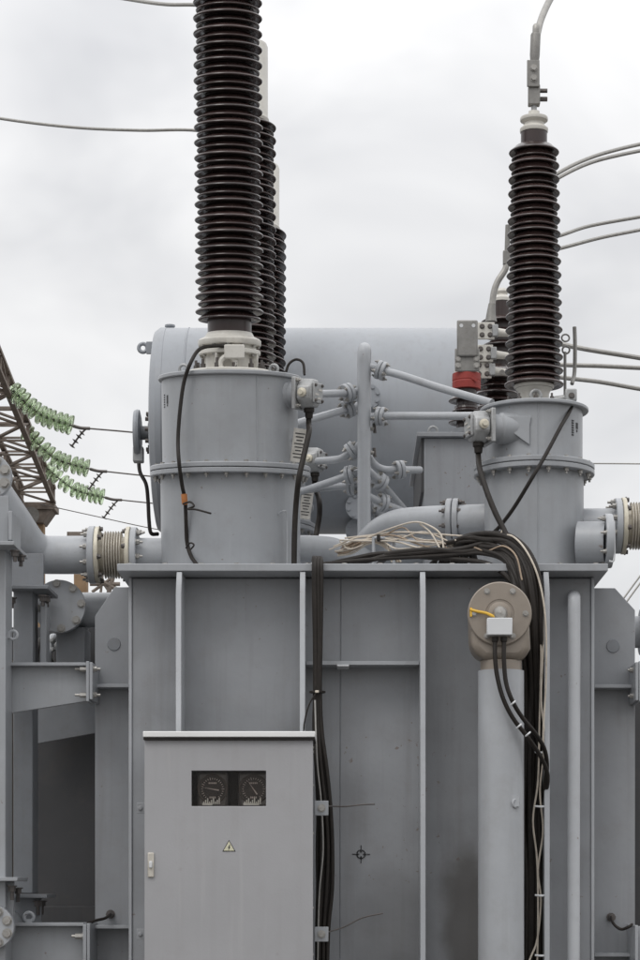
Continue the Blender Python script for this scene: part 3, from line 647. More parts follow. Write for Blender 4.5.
# ------------------------------------------------------------------ conductors in the air
def wire(label, pts, r, m=M_wire, group='overhead conductors', sub=8, cat='conductor', name='conductor', n=8):
    return solo(name, MB().tube([at(*p) if not isinstance(p, Vector) else p for p in pts], r, n, sub), m, label, cat, group)
tp2, tp3 = turret_T[1].top, turret_T[2].top
wire('thick conductor dropping in from the left onto the middle tall bushing', [(60, -12, 17.6), (125, -1, 16.8), (165, 4.5, 16.3), (205, 6, 15.95), tp2], .0135)
wire('thick conductor sagging across the open sky onto the rearmost tall bushing', [(-40, 112, 20), (20, 121.5, 19.6), (80, 128, 19.2), (140, 130.5, 18.8), (200, 131, 18.5), tp3], .0135)
for i, (lab, pts) in enumerate((('upper of two bundled conductors leaving high to the right', [(515, 215, 16.4), (535, 190, 16.5), (562, 171, 16.6), (590, 158, 16.8), (620, 149, 17), (660, 140, 17.3)]),
        ('lower of two bundled conductors leaving high to the right', [(515, 215, 16.3), (535, 194, 16.4), (562, 176, 16.5), (590, 163, 16.7), (620, 155, 16.9), (660, 147, 17.2)]),
        ('upper of two conductors rising gently right at mid height', [(510, 253, 17.4), (535, 243, 17.5), (562, 235, 17.6), (590, 226, 17.8), (640, 217, 18), (670, 212, 18.2)]),
        ('lower of two conductors rising gently right at mid height', [(510, 262, 17.3), (535, 254, 17.4), (562, 248, 17.5), (600, 238, 17.7), (640, 230, 17.9), (670, 224, 18.1)]),
        ('topmost of three conductors leaving right from the short bushings', [(508, 331, 15.75), (535, 338, 16.0), (565, 345, 16), (590, 350, 16), (640, 358, 16.1), (670, 364, 16.1)]),
        ('middle of three conductors leaving right from the short bushings', [(505, 357, 15.75), (535, 363, 16.8), (565, 365, 16.8), (600, 366, 16.8), (640, 368, 16.9), (670, 369, 16.9)]),
        ('lowest of three conductors leaving right from the short bushings', [(502, 372, 15.75), (535, 374, 17.6), (565, 378, 17.6), (600, 382, 17.6), (640, 389, 17.7), (670, 393, 17.7)]))):
    wire(lab, pts, .0145 if i < 4 else .0175)
wire('thin distant wire level with the narrower turret flange', [(560, 463.5, 40), (600, 463.5, 40), (660, 464, 40)], .012)
wire('thin slanting wire low on the right side', [(600, 640, 30), (625, 604, 30), (660, 556, 30)], .012)
wire('thin slanting wire parallel to another low on the right side', [(596, 640, 30.5), (621, 602, 30.5), (655, 556, 30.5)], .012)

# ------------------------------------------------------------------ earthing rod and loop behind the right turret top
t = Thing('earthing_rod', 'flat upright grey rod with hook beside the white-capped bushing', 'rod', at(574, 395, 13.62))
t.part('flat_bar', MB().tube([at(574.5, 327, 13.65), at(575, 345, 13.65), at(574.5, 372, 13.65), at(572, 384, 13.6)], ml(2.0, 13.6), 8), M_flag)
t.part('ring', MB().torus(at(566, 350, 13.65), (0, 1, .2), ml(3.6, 13.6), ml(.95, 13.6), 18, 8).torus(at(565.5, 338, 13.65), (0, 1, -.2), ml(3.8, 13.6), ml(.9, 13.6), 18, 8), M_flag)
t.part('rod', MB().cyl(at(565, 352, 13.65), V(at(565, 352, 13.65).x, 13.65, RT.M.translation.z+ztp), ml(1.5, 13.6), n=10), M_flag)
t = Thing('junction_box', 'small cast junction box on the rim of the narrower turret', 'junction box', at(570, 405, 13.42))
t.part('body', MB().box(at(570.5, 396, 13.36), (.07, .07, .075)), M_alu, bevel=.008)
t.part('conduit_stub', MB().cyl(at(552, 400, 13.4), at(566, 398, 13.38), .02, n=12), M_alu)
t.part('cover_screw', MB().bolt(at(571, 397, 13.36)-V(0, .036, 0), (0, -1, 0), .014, .01), M_bolt)
wire('thin black cable slanting across the front of the narrower turret', [(573, 392, 13.4), (571, 408, 13.3), (560, 428, 13.16), (545, 456, 13.06), (532, 478, 13.02), (515, 506, 13.08), (501, 525, 13.15), (492, 534, 13.2), (484, 541, 13.25)], .0115, M_rub, None, cat='cable', name='black_cable', n=10)

# ------------------------------------------------------------------ cables on the left turret
def cable(label, pts, r, m=M_rub, group=None, name='black_cable', sub=6, n=10):
    return solo(name, MB().tube([at(*p) if not isinstance(p, Vector) else p for p in pts], r, n, sub), m, label, 'cable', group)
cable('thin black cable hanging down the front of the wide turret', [(232, 346, 13.38), (215, 346, 13.36), (200, 349, 13.28), (191, 362, 13.18), (184, 382, 13.2), (180, 410, 13.2), (178, 440, 13.2), (179, 462, 13.16), (182, 485, 13.22), (185, 500, 13.27), (186, 520, 13.3), (187, 542, 13.34), (191, 556, 13.32), (198, 566, 13.25)], .0115)
t = Thing('cable_tie', 'orange taped cable tie with a long black tail on the wide turret', 'cable tie', at(184, 500, 13.24))
t.part('tape', MB().tube([at(184, 494, 13.245), at(184.5, 500, 13.25), at(185, 504, 13.26)], .018, 10), M_org)
t.part('tie_tail', MB().tube([at(183, 504, 13.23), at(190, 502, 13.2), at(194, 506, 13.17), at(188, 509, 13.19), at(196, 509.5, 13.15), at(211, 513.5, 13.12)], .006, 8), M_rub)
t = Thing('cable_tie', 'small black cable tie looped near the foot of the wide turret', 'cable tie', at(191, 550, 13.3))
t.part('tie_loop', MB().tube([at(186, 548, 13.3), at(190, 543, 13.24), at(194, 545, 13.22), at(190, 550, 13.24)], .005, 8), M_rub)
b0 = box_out[0]
cable('black conduit dropping from the uppermost terminal box along the wide turret', [b0+V(0, 0, .04), b0+V(-.002, 0, -.05), (309, 432, 13.22), (304, 455, 13.16), (299, 478, 13.12), (296, 505, 13.18), (294.5, 535, 13.2), (294, 570, 13.2)], .0165, n=12)
b1 = box_out[1]
cable('black conduit dropping from the second terminal box', [b1+V(0, 0, .04), b1+V(.0, 0, -.04), (319, 500, 15.3), (319.5, 515, 15.3), (317, 530, 15.3), (314, 550, 15.2)], .018, n=12)
cable('thin black loop arching over the uppermost terminal box', [(286, 372, 13.5), (289, 364, 13.5), (296, 359.5, 13.5), (303, 363, 13.48), (304.5, 375, 13.46)], .008)
cable('black conduit dropping from the terminal box of the narrower turret', [box_r+V(0, 0, .04), box_r+V(.0, 0, -.03), (480, 470, 13.05), (487, 492, 12.95), (495, 512, 12.9), (504, 530, 12.86), (512, 548, 12.8), (518, 566, 12.70), (524, 590, 12.66), (529, 620, 12.7), (530, 660, 12.76), (530, 800, 12.8), (530, 1010, 12.8)], .0165, n=12)

# ------------------------------------------------------------------ left cable bundle, over the lid and down past the cabinet
GB = 'black cables in the bundle behind the control cabinet'
for k in range(6):
    o = (k-2.5)*2.0; d = .02*(k % 2); rn = random.uniform
    cable('black cable in the upright bundle beside the control cabinet',
          [(317+o*.6, 566-random.uniform(0, 2), 13.3), (317+o*.6, 558+d*20, 12.86), (317.5+o*.75, 562, 12.72-d), (318+o*.75+rn(-.6, .6), 590, 12.70-d), (318+o*.6+rn(-.5, .5), 640, 12.70-d), (317.5+o*.5, 690, 12.70-d), (318+o*.75, 730, 12.7-d), (321+o+rn(-1, 1), 770, 12.68-d), (324.5+o*1.25, 810, 12.66-d), (325.5+o*1.5+rn(-1, 1), 850, 12.66-d), (325+o*1.4, 890, 12.66-d), (322.5+o*1.1, 935, 12.66-d), (322+o, 1010, 12.66-d)],
          ml(2.05, 12.7), group=GB)
wire('thin grey wire among the cables beside the control cabinet', [(315, 700, 12.62), (317, 760, 12.6), (321, 800, 12.6), (323, 850, 12.6), (319, 900, 12.6), (317, 1000, 12.6)], .005, M_wire, None, cat='wire', name='loose_wire')
for y, dy, lab in ((806, -2, 'thin wire tail sticking out level from the upper cable clip'), (932, -19, 'thin wire tail pointing up from the lower cable clip')):
    wire(lab, [(328, y, 12.55), (345, y+dy*.35+1, 12.6), (362, y+dy*.75, 12.62), (375 if y < 900 else 383, y+dy, 12.62)], .0042, M_bolt, None, cat='wire', name='tie_wire', n=6)
t = Thing('cable_tie', 'thin tie with a pale knot on the cables above the control cabinet', 'cable tie', at(317, 692, 12.65))
t.part('band', MB().lathe([(.042, -.006), (.046, -.004), (.046, .004), (.042, .006)], at(317.5, 692, 12.69), (0, 0, 1), 20), M_rub)
t.part('knot', MB().box(at(317, 691.5, 12.64), (.022, .014, .014)), M_beige, bevel=.004)
t.part('tail', MB().tube([at(316, 693, 12.65), at(309, 705, 12.66), at(304.5, 722, 12.68), at(303.5, 736, 12.7)], .0045, 6), M_rub)

# ------------------------------------------------------------------ right cable bundle
GR = 'black cables looping over the lid edge'
rg = random.Random(21)
NC = 16
for k in range(NC):
    u = (k*7 % NC)/(NC-1); rn = rg.uniform                       # u: outer (1) to inner (0) side of the loop
    xa = 526+19*u; lay = 12.80+.04*(k % 3)
    if k in (0, 6, 12):
        st = [(305+k*6, 566, 13.2+.02*k), (350+k*3, 562-k*.3+rn(-1, 1), 13.12), (390, 558-k*.35+rn(-1.5, 1), 13.06), (430, 556-k*.5+rn(-2, 1.5), 13.02), (462, 554-u*10+rn(-1.5, 1.5), 12.98)]
    else:
        st = [(432+k*3+rn(-6, 6), 566, 13.32), (441+k*2+rn(-6, 6), 553-rn(0, 7), 13.22), (462+rn(-6, 8), 549-u*11+rn(-5, 4), 13.06+rn(-.03, .03))]
    mid = [(486+u*6+rn(-4, 4), 552-u*17+rn(-4, 3), 12.92), (503+u*13+rn(-2, 2), 561-u*22+rn(-3, 2), 12.79), (513+u*19+rn(-1.5, 1.5), 580-u*24, 12.69), (518+u*22+rn(-1, 1), 604-u*16, 12.64+.02*(k % 3)), (523.5+u*18+rn(-1, 1), 640, 12.66+.02*(k % 3))]
    dn = [(xa+rn(-1.5, 1.5), 690, lay-.04), (xa+rn(-2, 2), 750, lay), (xa+rn(-2.5, 2), 820, lay), (xa+rn(-2, 2), 890, lay), (xa+rn(-1.5, 1.5), 1010, lay)]
    cable('black cable in the thick bundle looping over the lid edge', st+mid+dn, ml(2.3+rn(-.3, .7), 12.8), group=GR)
cable('stiff black cable lying along the lid below the elbow pipe', [(330, 564, 13.3), (352, 559, 13.2), (378, 554, 13.15), (400, 554.5, 13.1), (425, 557, 13.05), (455, 559, 13.0), (485, 563, 12.9), (503, 573, 12.76), (517, 590, 12.71), (526, 615, 12.74), (529, 660, 12.8), (529, 760, 12.84), (528.5, 1010, 12.84)], ml(2.6, 13))
GW = 'pale beige signal wires over the lid'
beige = [
 [(352, 547, 13.5), (372, 536, 13.4), (395, 527, 13.3), (415, 522, 13.25), (430, 526, 13.2), (441, 535, 13.15), (444, 552, 13.1)],
 [(345, 538, 13.55), (372, 535, 13.45), (400, 532, 13.3), (435, 534, 13.2), (470, 536, 13.1), (500, 532, 12.95), (515, 540, 12.8), (532, 560, 12.68), (541, 590, 12.66), (543, 640, 12.66), (541, 700, 12.68), (545, 740, 12.7), (540, 790, 12.72), (543, 830, 12.74), (538, 870, 12.75), (541, 900, 12.75), (537, 940, 12.75), (528, 965, 12.72), (520, 1010, 12.72)],
 [(350, 541, 13.5), (385, 538, 13.35), (410, 541, 13.25), (440, 543, 13.15), (470, 545, 13.05), (495, 540, 12.95), (514, 545, 12.8), (530, 566, 12.68), (538, 600, 12.66), (541, 650, 12.66), (539.5, 720, 12.7), (538, 780, 12.72), (533, 820, 12.74), (537, 860, 12.75), (538, 920, 12.75), (536, 1010, 12.75)],
 [(420, 524, 13.25), (430, 532, 13.2), (437, 543, 13.15), (443, 555, 13.1)],
 [(340, 540, 13.5), (365, 541, 13.4), (395, 541.5, 13.3), (420, 548, 13.2), (450, 550, 13.1)],
]
for p, lb in zip(beige, ('pale beige wire arching highest above the lid before the elbow pipe', 'pale beige wire running on past the elbow flange and down the rib, topmost strand',
        'pale beige wire running down beside the rib under another strand', 'short pale beige wire dropping from the top of the arch', 'pale beige wire sagging lowest between the stand and elbow flange')):
    cable(lb, p, .0055, M_beige, GW, name='signal_wire', n=8)
cable('pale wire crossing the black loop and hanging beside the rib', [(455, 540, 13.05), (475, 543, 13.0), (497, 537, 12.9), (512, 536, 12.78), (527, 552, 12.66), (539, 580, 12.62), (545.5, 620, 12.62), (546, 680, 12.64), (543, 740, 12.66), (546, 800, 12.7), (544.5, 1010, 12.74)], .0055, M_beige, GW, name='signal_wire', n=8)
cable('tan wire tangled with the black loop above the lid edge', [(448, 552, 13.05), (468, 546, 12.98), (486, 551, 12.9), (503, 546, 12.8), (516, 556, 12.68), (522, 580, 12.62)], .005, M_tan, GW, name='signal_wire', n=8)
rg2 = random.Random(5)
for k in range(6):
    rn = rg2.uniform; y0 = 533+k*2.6
    cable('thin pale wire in the untidy tangle between stand and black loop', [(334+rn(-5, 14), 546+rn(-5, 5), 13.55), (356+rn(-6, 6), y0+5+rn(-3, 3), 13.48), (378, 537+rn(-1, 3), 13.38), (398+rn(-5, 5), y0+rn(-6, 5), 13.3), (418+rn(-6, 6), y0+2+rn(-8, 6), 13.24), (438+rn(-5, 5), y0+4+rn(-3, 6), 13.18), (452+rn(-6, 12), 551+rn(-6, 4), 13.12)], .0042+.001*(k % 2), M_beige if k % 3 else M_tan, 'pale wires tangled over the lid', name='signal_wire', n=8)
for k in range(7):
    y0 = 541+k*1.6; rn = random.uniform
    cable('frayed tan wire end in the untidy bunch above the lid', [(339+rn(-4, 4), y0+rn(0, 3)+4, 13.6), (352+rn(-2, 2), y0+2, 13.52), (366, 540+k*.8, 13.42), (378, 540+k*.6, 13.38), (387+k, 546+k*1.2, 13.36), (392+k*1.5, 562, 13.36)], .0065, M_tan if k % 2 else M_beige, 'frayed tan wires', name='signal_wire', n=6)
t = Thing('wire_stand', 'small pale staple stand holding the beige wires above the lid', 'stand', V(at(384, 0, 13.35).x, 13.35, ZL))
for px in (373.5, 394):
    q = at(px, 537, 13.35); t.part('post', MB().cyl(V(q.x, 13.35, ZL), q, .010, n=10), M_pipe)
t.part('cross_bar', MB().cyl(at(373.5, 538, 13.35), at(394, 538, 13.35), .0095, n=10), M_pipe)
t.part('tie', MB().box(at(378.5, 538, 13.34), (.02, .03, .04)), M_rub, bevel=.004)
# tie bars across the right bundle
for py, lb in ((607, 'level with the relief head disc'), (752, 'where the relief head cables join'), (806, 'level with the hook on the relief duct'), (895, 'first one below the duct hook'), (955, 'second one below the duct hook')):
    wire('short pale tie bar on the thick bundle, '+lb, [(535, py, 12.69), (541, py+.5, 12.685), (547.5, py, 12.72)], .006, M_white, 'tie bars on the cable bundle', cat='tie bar', name='tie_bar', n=8)
t = Thing('cable_clip', 'pale triangular clip on the cable where it crosses the narrower turret foot', 'clip', at(502, 533, 12.88))
t.part('clip_plate', MB().prism([at(500, 533.5, 12.85), at(506, 533.5, 12.85), at(502.5, 528, 12.85)], (0, .02, 0)), M_beige, bevel=.002)

# ------------------------------------------------------------------ pressure relief head on its pipe
PY = 12.55
t = Thing('relief_duct', 'grey upright relief duct with a round beige bolted head', 'duct', V(at(501, 0, PY).x, PY, 0))
px_ = at(501, 0, PY).x; pr = ml(23, PY)
t.part('duct_pipe', MB().cyl((px_, PY, .28), (px_, PY, at(0, 671, PY).z), pr, n=56), M_pipe)
t.part('collar', MB().lathe([(pr*.9, -.03), (pr*.9, .055)], (px_, PY, at(0, 671, PY).z), (0, 0, 1), 40), M_head)
hc = at(498.2, 616.5, PY); hr = ml(29.6, PY)
pts = [hc+V(math.cos(a)*hr, 0, math.sin(a)*hr) for a in [math.pi*k/24 for k in range(25)]]
low = [at(469.5, 650, PY), at(475, 656, PY), at(482, 662.5, PY), at(520.5, 662.5, PY), at(526, 656, PY), at(529.5, 650, PY)]
head = MB().prism([p+V(0, -.11, 0) for p in pts+low], (0, .24, 0))
hd = t.part('head_body', head, M_head); bev(hd, .045, 5)
fy = PY-.11
disc = t.part('cover_disc', MB().lathe([(hr+.008, -.02), (hr+.012, -.016), (hr+.012, .012), (hr+.006, .018), (.08, .018), (.078, .014), (.066, .014), (.064, .026), (.05, .03), (0, .03)], V(hc.x, fy-.003, hc.z), (0, -1, 0), 56), M_head)
t.part('cover_bolts', MB().bolts(V(hc.x, fy-.021, hc.z), (0, -1, 0), hr*.86, 6, .013, .014, 0, R(0)), M_zinc, disc, kind='stuff')
t.part('indicator_pin', MB().lathe([(.04, 0), (.04, .02), (.03, .035), (0, .04)], V(hc.x, fy-.033, hc.z), (0, -1, 0), 20), M_zinc, disc)
t.part('switch_box', MB().bx(at(486, 0, fy).x, at(511, 0, fy).x, fy-.11, fy-.034, at(0, 637, fy).z, at(0, 620, fy).z), M_white, bevel=.004, label='small pale switch box with two cable glands')
for px in (495, 504):
    q = at(px, 637, fy-.07); t.part('cable_gland', MB().lathe([(.018, 0), (.018, .022), (.012, .03), (0, .03)], q, (0, 0, -1), 10), M_rub)
yt = MB().tube([at(470, 609.5, fy-.03), at(478, 611.5, fy-.04), at(486, 613, fy-.045), at(494, 616, fy-.05), at(502, 615.5, fy-.06)], .008, 8).box(at(471, 612, fy-.03), (.012, .008, .05))
t.part('yellow_tag', yt, M_yel, label='yellow sealing tag')
t.part('pipe_hook', MB().torus(at(516, 803, PY-.11), (.6, -1, 0), .022, .007, 14, 8).box(at(514.5, 801, PY-.112), (.05, .012, .06)), M_pipe)
for i, (p, lab) in enumerate((([(495, 641, 12.37), (495, 655, 12.36), (497, 675, 12.36), (503, 698, 12.36), (513, 718, 12.38), (526, 735, 12.42), (538, 752, 12.5), (546, 768, 12.6), (547.5, 782, 12.66), (544, 800, 12.78), (540, 822, 12.92)], 'left one of two black cables sweeping down from the relief head'),
                ([(504, 641, 12.37), (504, 660, 12.36), (506, 682, 12.36), (512, 700, 12.36), (522, 717, 12.4), (535, 733, 12.45), (544, 748, 12.55), (547, 765, 12.62), (545, 785, 12.68), (542, 803, 12.80), (538, 826, 12.94)], 'right one of two black cables sweeping down from the relief head'))):
    cable(lab, p, .0125, group='cables from the relief head')
for px, py, lb in ((513, 703, 'highest'), (519, 726, 'second highest'), (528, 734, 'lowest')):
    solo('cable_tie', MB().tube([at(px-2.2, py+2, 12.34), at(px, py, 12.325), at(px+2.2, py-2, 12.34)], .005, 8), M_white, lb+' small white tie on the cables from the relief head', 'cable tie', 'white ties on the relief head cables')

# ------------------------------------------------------------------ control cabinet
KY = 12.2; kx0, kx1 = at(144.5, 0, KY).x, at(313, 0, KY).x; kz = at(0, 739, KY).z; kb = .75
t = Thing('control_cabinet', 'light grey steel control cabinet with a gauge window and warning triangle', 'cabinet', ((kx0+kx1)/2, KY+.2, .28))
wz0, wz1 = at(0, 806, KY).z, at(0, 770.5, KY).z; wx0, wx1 = at(191.5, 0, KY).x, at(266, 0, KY).x
t.part('carcass', MB().bx(kx0+.006, kx1-.006, KY+.16, KY+.36, kb, kz).bx(kx0+.006, wx0-.03, KY+.024, KY+.16, kb, kz).bx(wx1+.03, kx1-.006, KY+.024, KY+.16, kb, kz).bx(wx0-.03, wx1+.03, KY+.024, KY+.16, kb, wz0-.02).bx(wx0-.03, wx1+.03, KY+.024, KY+.16, wz1+.02, kz), M_cab)
dz1 = kz-.006
def door_plate():
    m = MB(); a0, a1, z0, z1 = kx0, kx1, kb+.01, dz1
    for yy in (KY, KY+.02):
        b_ = len(m.v)
        m.v += [V(a0, yy, z0), V(a1, yy, z0), V(a1, yy, z1), V(a0, yy, z1), V(wx0, yy, wz0), V(wx1, yy, wz0), V(wx1, yy, wz1), V(wx0, yy, wz1)]
        for q in ((0, 1, 5, 4), (1, 2, 6, 5), (2, 3, 7, 6), (3, 0, 4, 7)): m.f.append(tuple(b_+i for i in q))
    for i in range(4):
        m.f.append((i, (i+1) % 4, 8+(i+1) % 4, 8+i)); m.f.append((4+i, 4+(i+1) % 4, 12+(i+1) % 4, 12+i))
    return m
door = t.part('door', door_plate(), M_cab, smooth=0, bevel=.003)
t.part('roof', MB().bx(kx0-.006, kx1+.012, KY-.03, KY+.38, at(0, 737.3, KY).z, at(0, 731.5, KY).z), M_roof, bevel=.004)
t.part('roof_gasket', MB().bx(kx0-.004, kx1+.010, KY-.022, KY+.36, at(0, 739.8, KY).z, at(0, 737.3, KY).z-.001), M_rub)
pane = t.part('window_pane', MB().bx(wx0-.008, wx1+.008, KY+.0215, KY+.0235, wz0-.008, wz1+.008), M_pane, door)
t.part('interior_back', MB().bx(wx0-.029, wx1+.029, KY+.14, KY+.158, wz0-.019, wz1+.019), M_inner)
for i, (px, na) in enumerate(((212.5, 170), (253.5, 125))):
    c = at(px, 789, KY+.032); hw = ml(15.5, KY)
    g_ = t.part('gauge', MB().box(c+V(0, .035, -.005), (2*hw, .06, ml(37, KY))), M_case, bevel=.018)
    t.part('dial_face', MB().lathe([(ml(14, KY), 0), (ml(14, KY), .004), (0, .004)], c+V(0, .006, 0), (0, -1, 0), 36), M_face, g_)
    t.part('bezel', MB().torus(c+V(0, .003, 0), (0, 1, 0), ml(14.2, KY), .005, 36, 6), M_inner, g_)
    pr_ = MB(); r_ = ml(10.5, KY)
    for k in range(23):
        a = R(-50+280*k/22); d = V(math.cos(a), 0, math.sin(a))
        q = c+d*r_+V(0, .002, 0); pr_.box(q, (.014 if k % 4 == 0 else .008, .003, .0028), Matrix.Rotation(-a, 3, 'Y'))
    for k in range(5): pr_.box(c+V((k-2)*.009, .002, .033), (.006, .003, .008))
    for k in range(4): pr_.box(c+V((k-1.5)*.009, .002, -.045), (.006, .003, .010))
    t.part('dial_print', pr_, M_mark, g_, kind='stuff')
    a = R(na); d = V(math.cos(a), 0, math.sin(a))
    t.part('needle', MB().prism([c+d*.058, c-d*.035+V(d.z, 0, -d.x)*.0035, c-d*.035-V(d.z, 0, -d.x)*.0035], (0, -.004, 0)), M_mark, g_)
    bz = MB(); zb_ = at(0, 802.5, KY+.03).z
    for k in range(9): bz.bx(c.x-.05+k*.0105, c.x-.044+k*.0105, KY+.026, KY+.033, zb_-.008, zb_+.006+.009*((k*7+i*3) % 3))
    bz.bx(c.x-.055, c.x+(.03 if i else .0), KY+.027, KY+.034, zb_-.014, zb_-.002)
    t.part('number_tabs', bz, M_tag, g_, kind='stuff')
# warning triangle with bolt
c = at(229, 846, KY); s_ = ml(6.6, KY); yb = KY-.0015
tri = lambda k: [c+V(-s_*k, 0, -s_*.8*k), c+V(s_*k, 0, -s_*.8*k), c+V(0, 0, s_*.95*k)]
w_ = t.part('warning_triangle', MB().prism([p+V(0, -.0005, 0) for p in tri(1)], (0, -.0015, 0)), M_ink, door, smooth=0)
t.part('triangle_field', MB().prism([p+V(0, -.0025, -.001) for p in tri(.82)], (0, -.001, 0)), M_sticker, door, smooth=0)
bo = [(0.10, .42), (-.16, -.08), (.02, -.05), (-.12, -.50), (.20, .06), (.04, .05), (.2, .42)]
t.part('lightning_bolt', MB().prism([c+V(a*s_, -.0045, b_*s_-.006) for a, b_ in bo], (0, -.001, 0)), M_ink, door, smooth=0)
# door handle
hx = at(151, 0, KY).x
hp = t.part('door_handle', MB().bx(hx-.017, hx+.017, KY-.012, KY-.001, at(0, 877, KY).z, at(0, 852.5, KY).z), M_bell, door, bevel=.004)
t.part('latch', MB().bx(hx-.009, hx+.009, KY-.028, KY-.0125, at(0, 868, KY).z, at(0, 861, KY).z), M_white, hp, bevel=.005) if False else t.part('latch', MB().bx(hx-.009, hx+.009, KY-.028, KY-.0125, at(0, 868, KY).z, at(0, 861, KY).z), M_white, door, bevel=.005)
# mounting ears and cable clips
for py in (808, 934):
    q = at(141.5, py, KY+.3); t.part('mounting_ear', MB().box(q, (.05, .012, .06)).bolt(q+V(-.006, -.006, 0), (0, -1, 0), .011, .012), M_tank, bevel=.002)
    q = at(321.5, py, KY+.12); ear = t.part('cable_clip', MB().box(q, (ml(14, KY), .012, ml(15, KY))), M_tur, bevel=.003)
    t.part('clip_bolt', MB().bolt(q-V(0, .006, 0), (0, -1, 0), .017, .014), M_zinc, door)
rv = MB()
for py in (747, 751, 785, 833, 908, 955): rv.bolt(V(kx1-.006, KY+.06, at(0, py, KY).z), (1, 0, 0), .008, .010)
t.part('side_rivets', rv, M_zinc, kind='stuff')
for sx in (kx0+.08, kx1-.08):
    t.part('leg', MB().bx(sx-.04, sx+.04, KY+.15, KY+.23, 0, kb-.001), M_under, bevel=.004)

# ------------------------------------------------------------------ bellows pipes to the coolers on both sides
def bellows(name, label, c0, c1, r, nconv):
    """from left flange centre c0 to right flange centre c1, along x"""
    t = Thing(name, label, 'bellows', c0, group='ribbed metal bellows between pipe flanges'); ax = (c1-c0).normalized(); Ln = (c1-c0).length
    for (c, s) in ((c0, 1), (c1, -1)):
        t.part('cream_flange', MB().lathe([(r*1.13, 0), (r*1.15, .004), (r*1.15, .022), (r*1.13, .026)], c, ax*s, 36), M_gold)
        t.part('flange_nuts', MB().bolts(c+ax*s*.027, ax*s, r*1.05, 8, .014, .018, .0, .2), M_bolt, kind='stuff')
    st = .05; prof = [(r*.72, .02)]
    ws = (Ln-2*st)/nconv
    for k in range(nconv):
        z = st+k*ws
        prof += [(r*.74, z), (r*.76, z+ws*.22), (r*.93, z+ws*.30), (r*.965, z+ws*.42), (r*.965, z+ws*.58), (r*.93, z+ws*.70), (r*.76, z+ws*.78), (r*.74, z+ws)]
    prof += [(r*.72, Ln-.02)]
    t.part('convolutions', MB().lathe(prof, c0, ax, 44), M_bell, smooth=60)
    return t
BY = 13.7; BC = 555
c0, c1 = at(96, BC, BY), at(131, BC, BY); br = ml(24.5, BY)
bellows('pipe_bellows', 'ribbed metal bellows left of the cable-tied turret', c0, c1, br, 7)
GP = 'oil pipes to the coolers'
def pflange(t, c, ax, r, th=.04):
    t.part('flange', MB().lathe([(r-.005, 0), (r, .005), (r, th-.005), (r-.005, th)], c, ax, 40), M_pipe)
    t.part('flange_bolts', MB().bolts(Vector(c)+Vector(ax)*th, ax, r*.85, 10, .016, .022, .02, .2), M_zinc, kind='stuff')
t = Thing('oil_pipe', 'short grey pipe joining the bellows to the cable-tied turret', 'pipe', c1, group=GP)
t.part('tube', MB().cyl(c1+V(.02, 0, 0), at(185, BC, BY+.02), ml(17, BY), n=32), M_pipe); pflange(t, c1+V(.001, 0, 0), V(1, 0, 0), br*1.12)
t = Thing('oil_pipe', 'thick grey oil pipe slanting up from the bellows towards the round flange', 'pipe', c0, group=GP)
rp = ml(19, BY)
t.part('tube', MB().tube([c0-V(.02, 0, 0), at(80, BC, BY), at(56, BC, BY), at(44, 554.5, BY-.02), at(35, 551, BY-.05), at(27, 544, BY-.1), at(11, 520, BY-.2), at(-6, 495, BY-.3), at(-28, 462, BY-.45)], rp, 32, 8), M_pipe)
pflange(t, c0-V(.001, 0, 0), V(-1, 0, 0), br*1.17)
fd = at(-11, 476, 12.75)
t.part('round_flange', MB().lathe([(ml(22.5, 12.75), -.05), (ml(22.5, 12.75), -.004), (ml(22, 12.75), 0), (0, 0)], fd, (0, -1, 0), 44), M_pipe)
t.part('flange_bolt_heads', MB().bolts(fd, (0, -1, 0), ml(17, 12.75), 8, .024, .02, 0, .35), M_zinc, kind='stuff')
# second blank-flanged pipe underneath
t = Thing('oil_pipe', 'lower grey pipe with a blank bolted disc facing out beside the tank', 'pipe', at(66, 605, 13.9), group=GP)
fd = at(59, 606, 13.75)
t.part('blank_disc', MB().lathe([(ml(26.5, 13.7), -.05), (ml(26.5, 13.7), -.004), (ml(26, 13.7), 0), (0, 0)], fd, (0, -1, 0), 44), M_pipe)
t.part('disc_bolts', MB().bolts(fd, (0, -1, 0), ml(22.5, 13.7), 8, .02, .018, 0, .1), M_zinc, kind='stuff')
t.part('tube', MB().cyl(at(50, 610, 14.0), at(115, 610, 14.0), ml(17.5, 14), n=30), M_pipe)
t.part('drum', MB().cyl(fd+V(0, .04, 0), fd+V(0, .6, 0), ml(22, 13.7), n=30), M_pipe)
t.part('pedestal', MB().bx(at(57, 0, 13.95).x, at(86, 0, 13.95).x, 13.9, 14.2, at(0, 680, 13.95).z, at(0, 628, 13.95).z), M_under, bevel=.004)
# right hand side
BY = 13.5
c0r, c1r = at(621, 526, BY), at(660, 526, BY); brr = ml(24.5, BY)
bellows('pipe_bellows', 'ribbed metal bellows right of the narrower turret', c0r, c1r, brr, 8)
t = Thing('oil_pipe', 'grey pipe joining the narrower turret to its bellows', 'pipe', at(590, 526, BY), group=GP)
t.part('tube', MB().cyl(at(570, 526, BY+.05), c0r, ml(17.5, BY), n=32), M_pipe); pflange(t, c0r-V(.001, 0, 0), V(-1, 0, 0), brr*1.12)
t = Thing('stub_flange', 'short flanged pipe stub jutting from the foot of the narrower turret', 'pipe', at(585, 565, BY-.3), group=None)
sc = at(578, 543, BY-.24)
t.part('stub', MB().cyl(sc, at(606, 543, BY-.28), ml(21, BY), n=32), M_tur)
t.part('flange', MB().lathe([(ml(26, BY), 0), (ml(26.5, BY), .005), (ml(26.5, BY), .04), (ml(26, BY), .045)], at(604, 541, BY-.28), (1, 0, 0), 40), M_pipe)
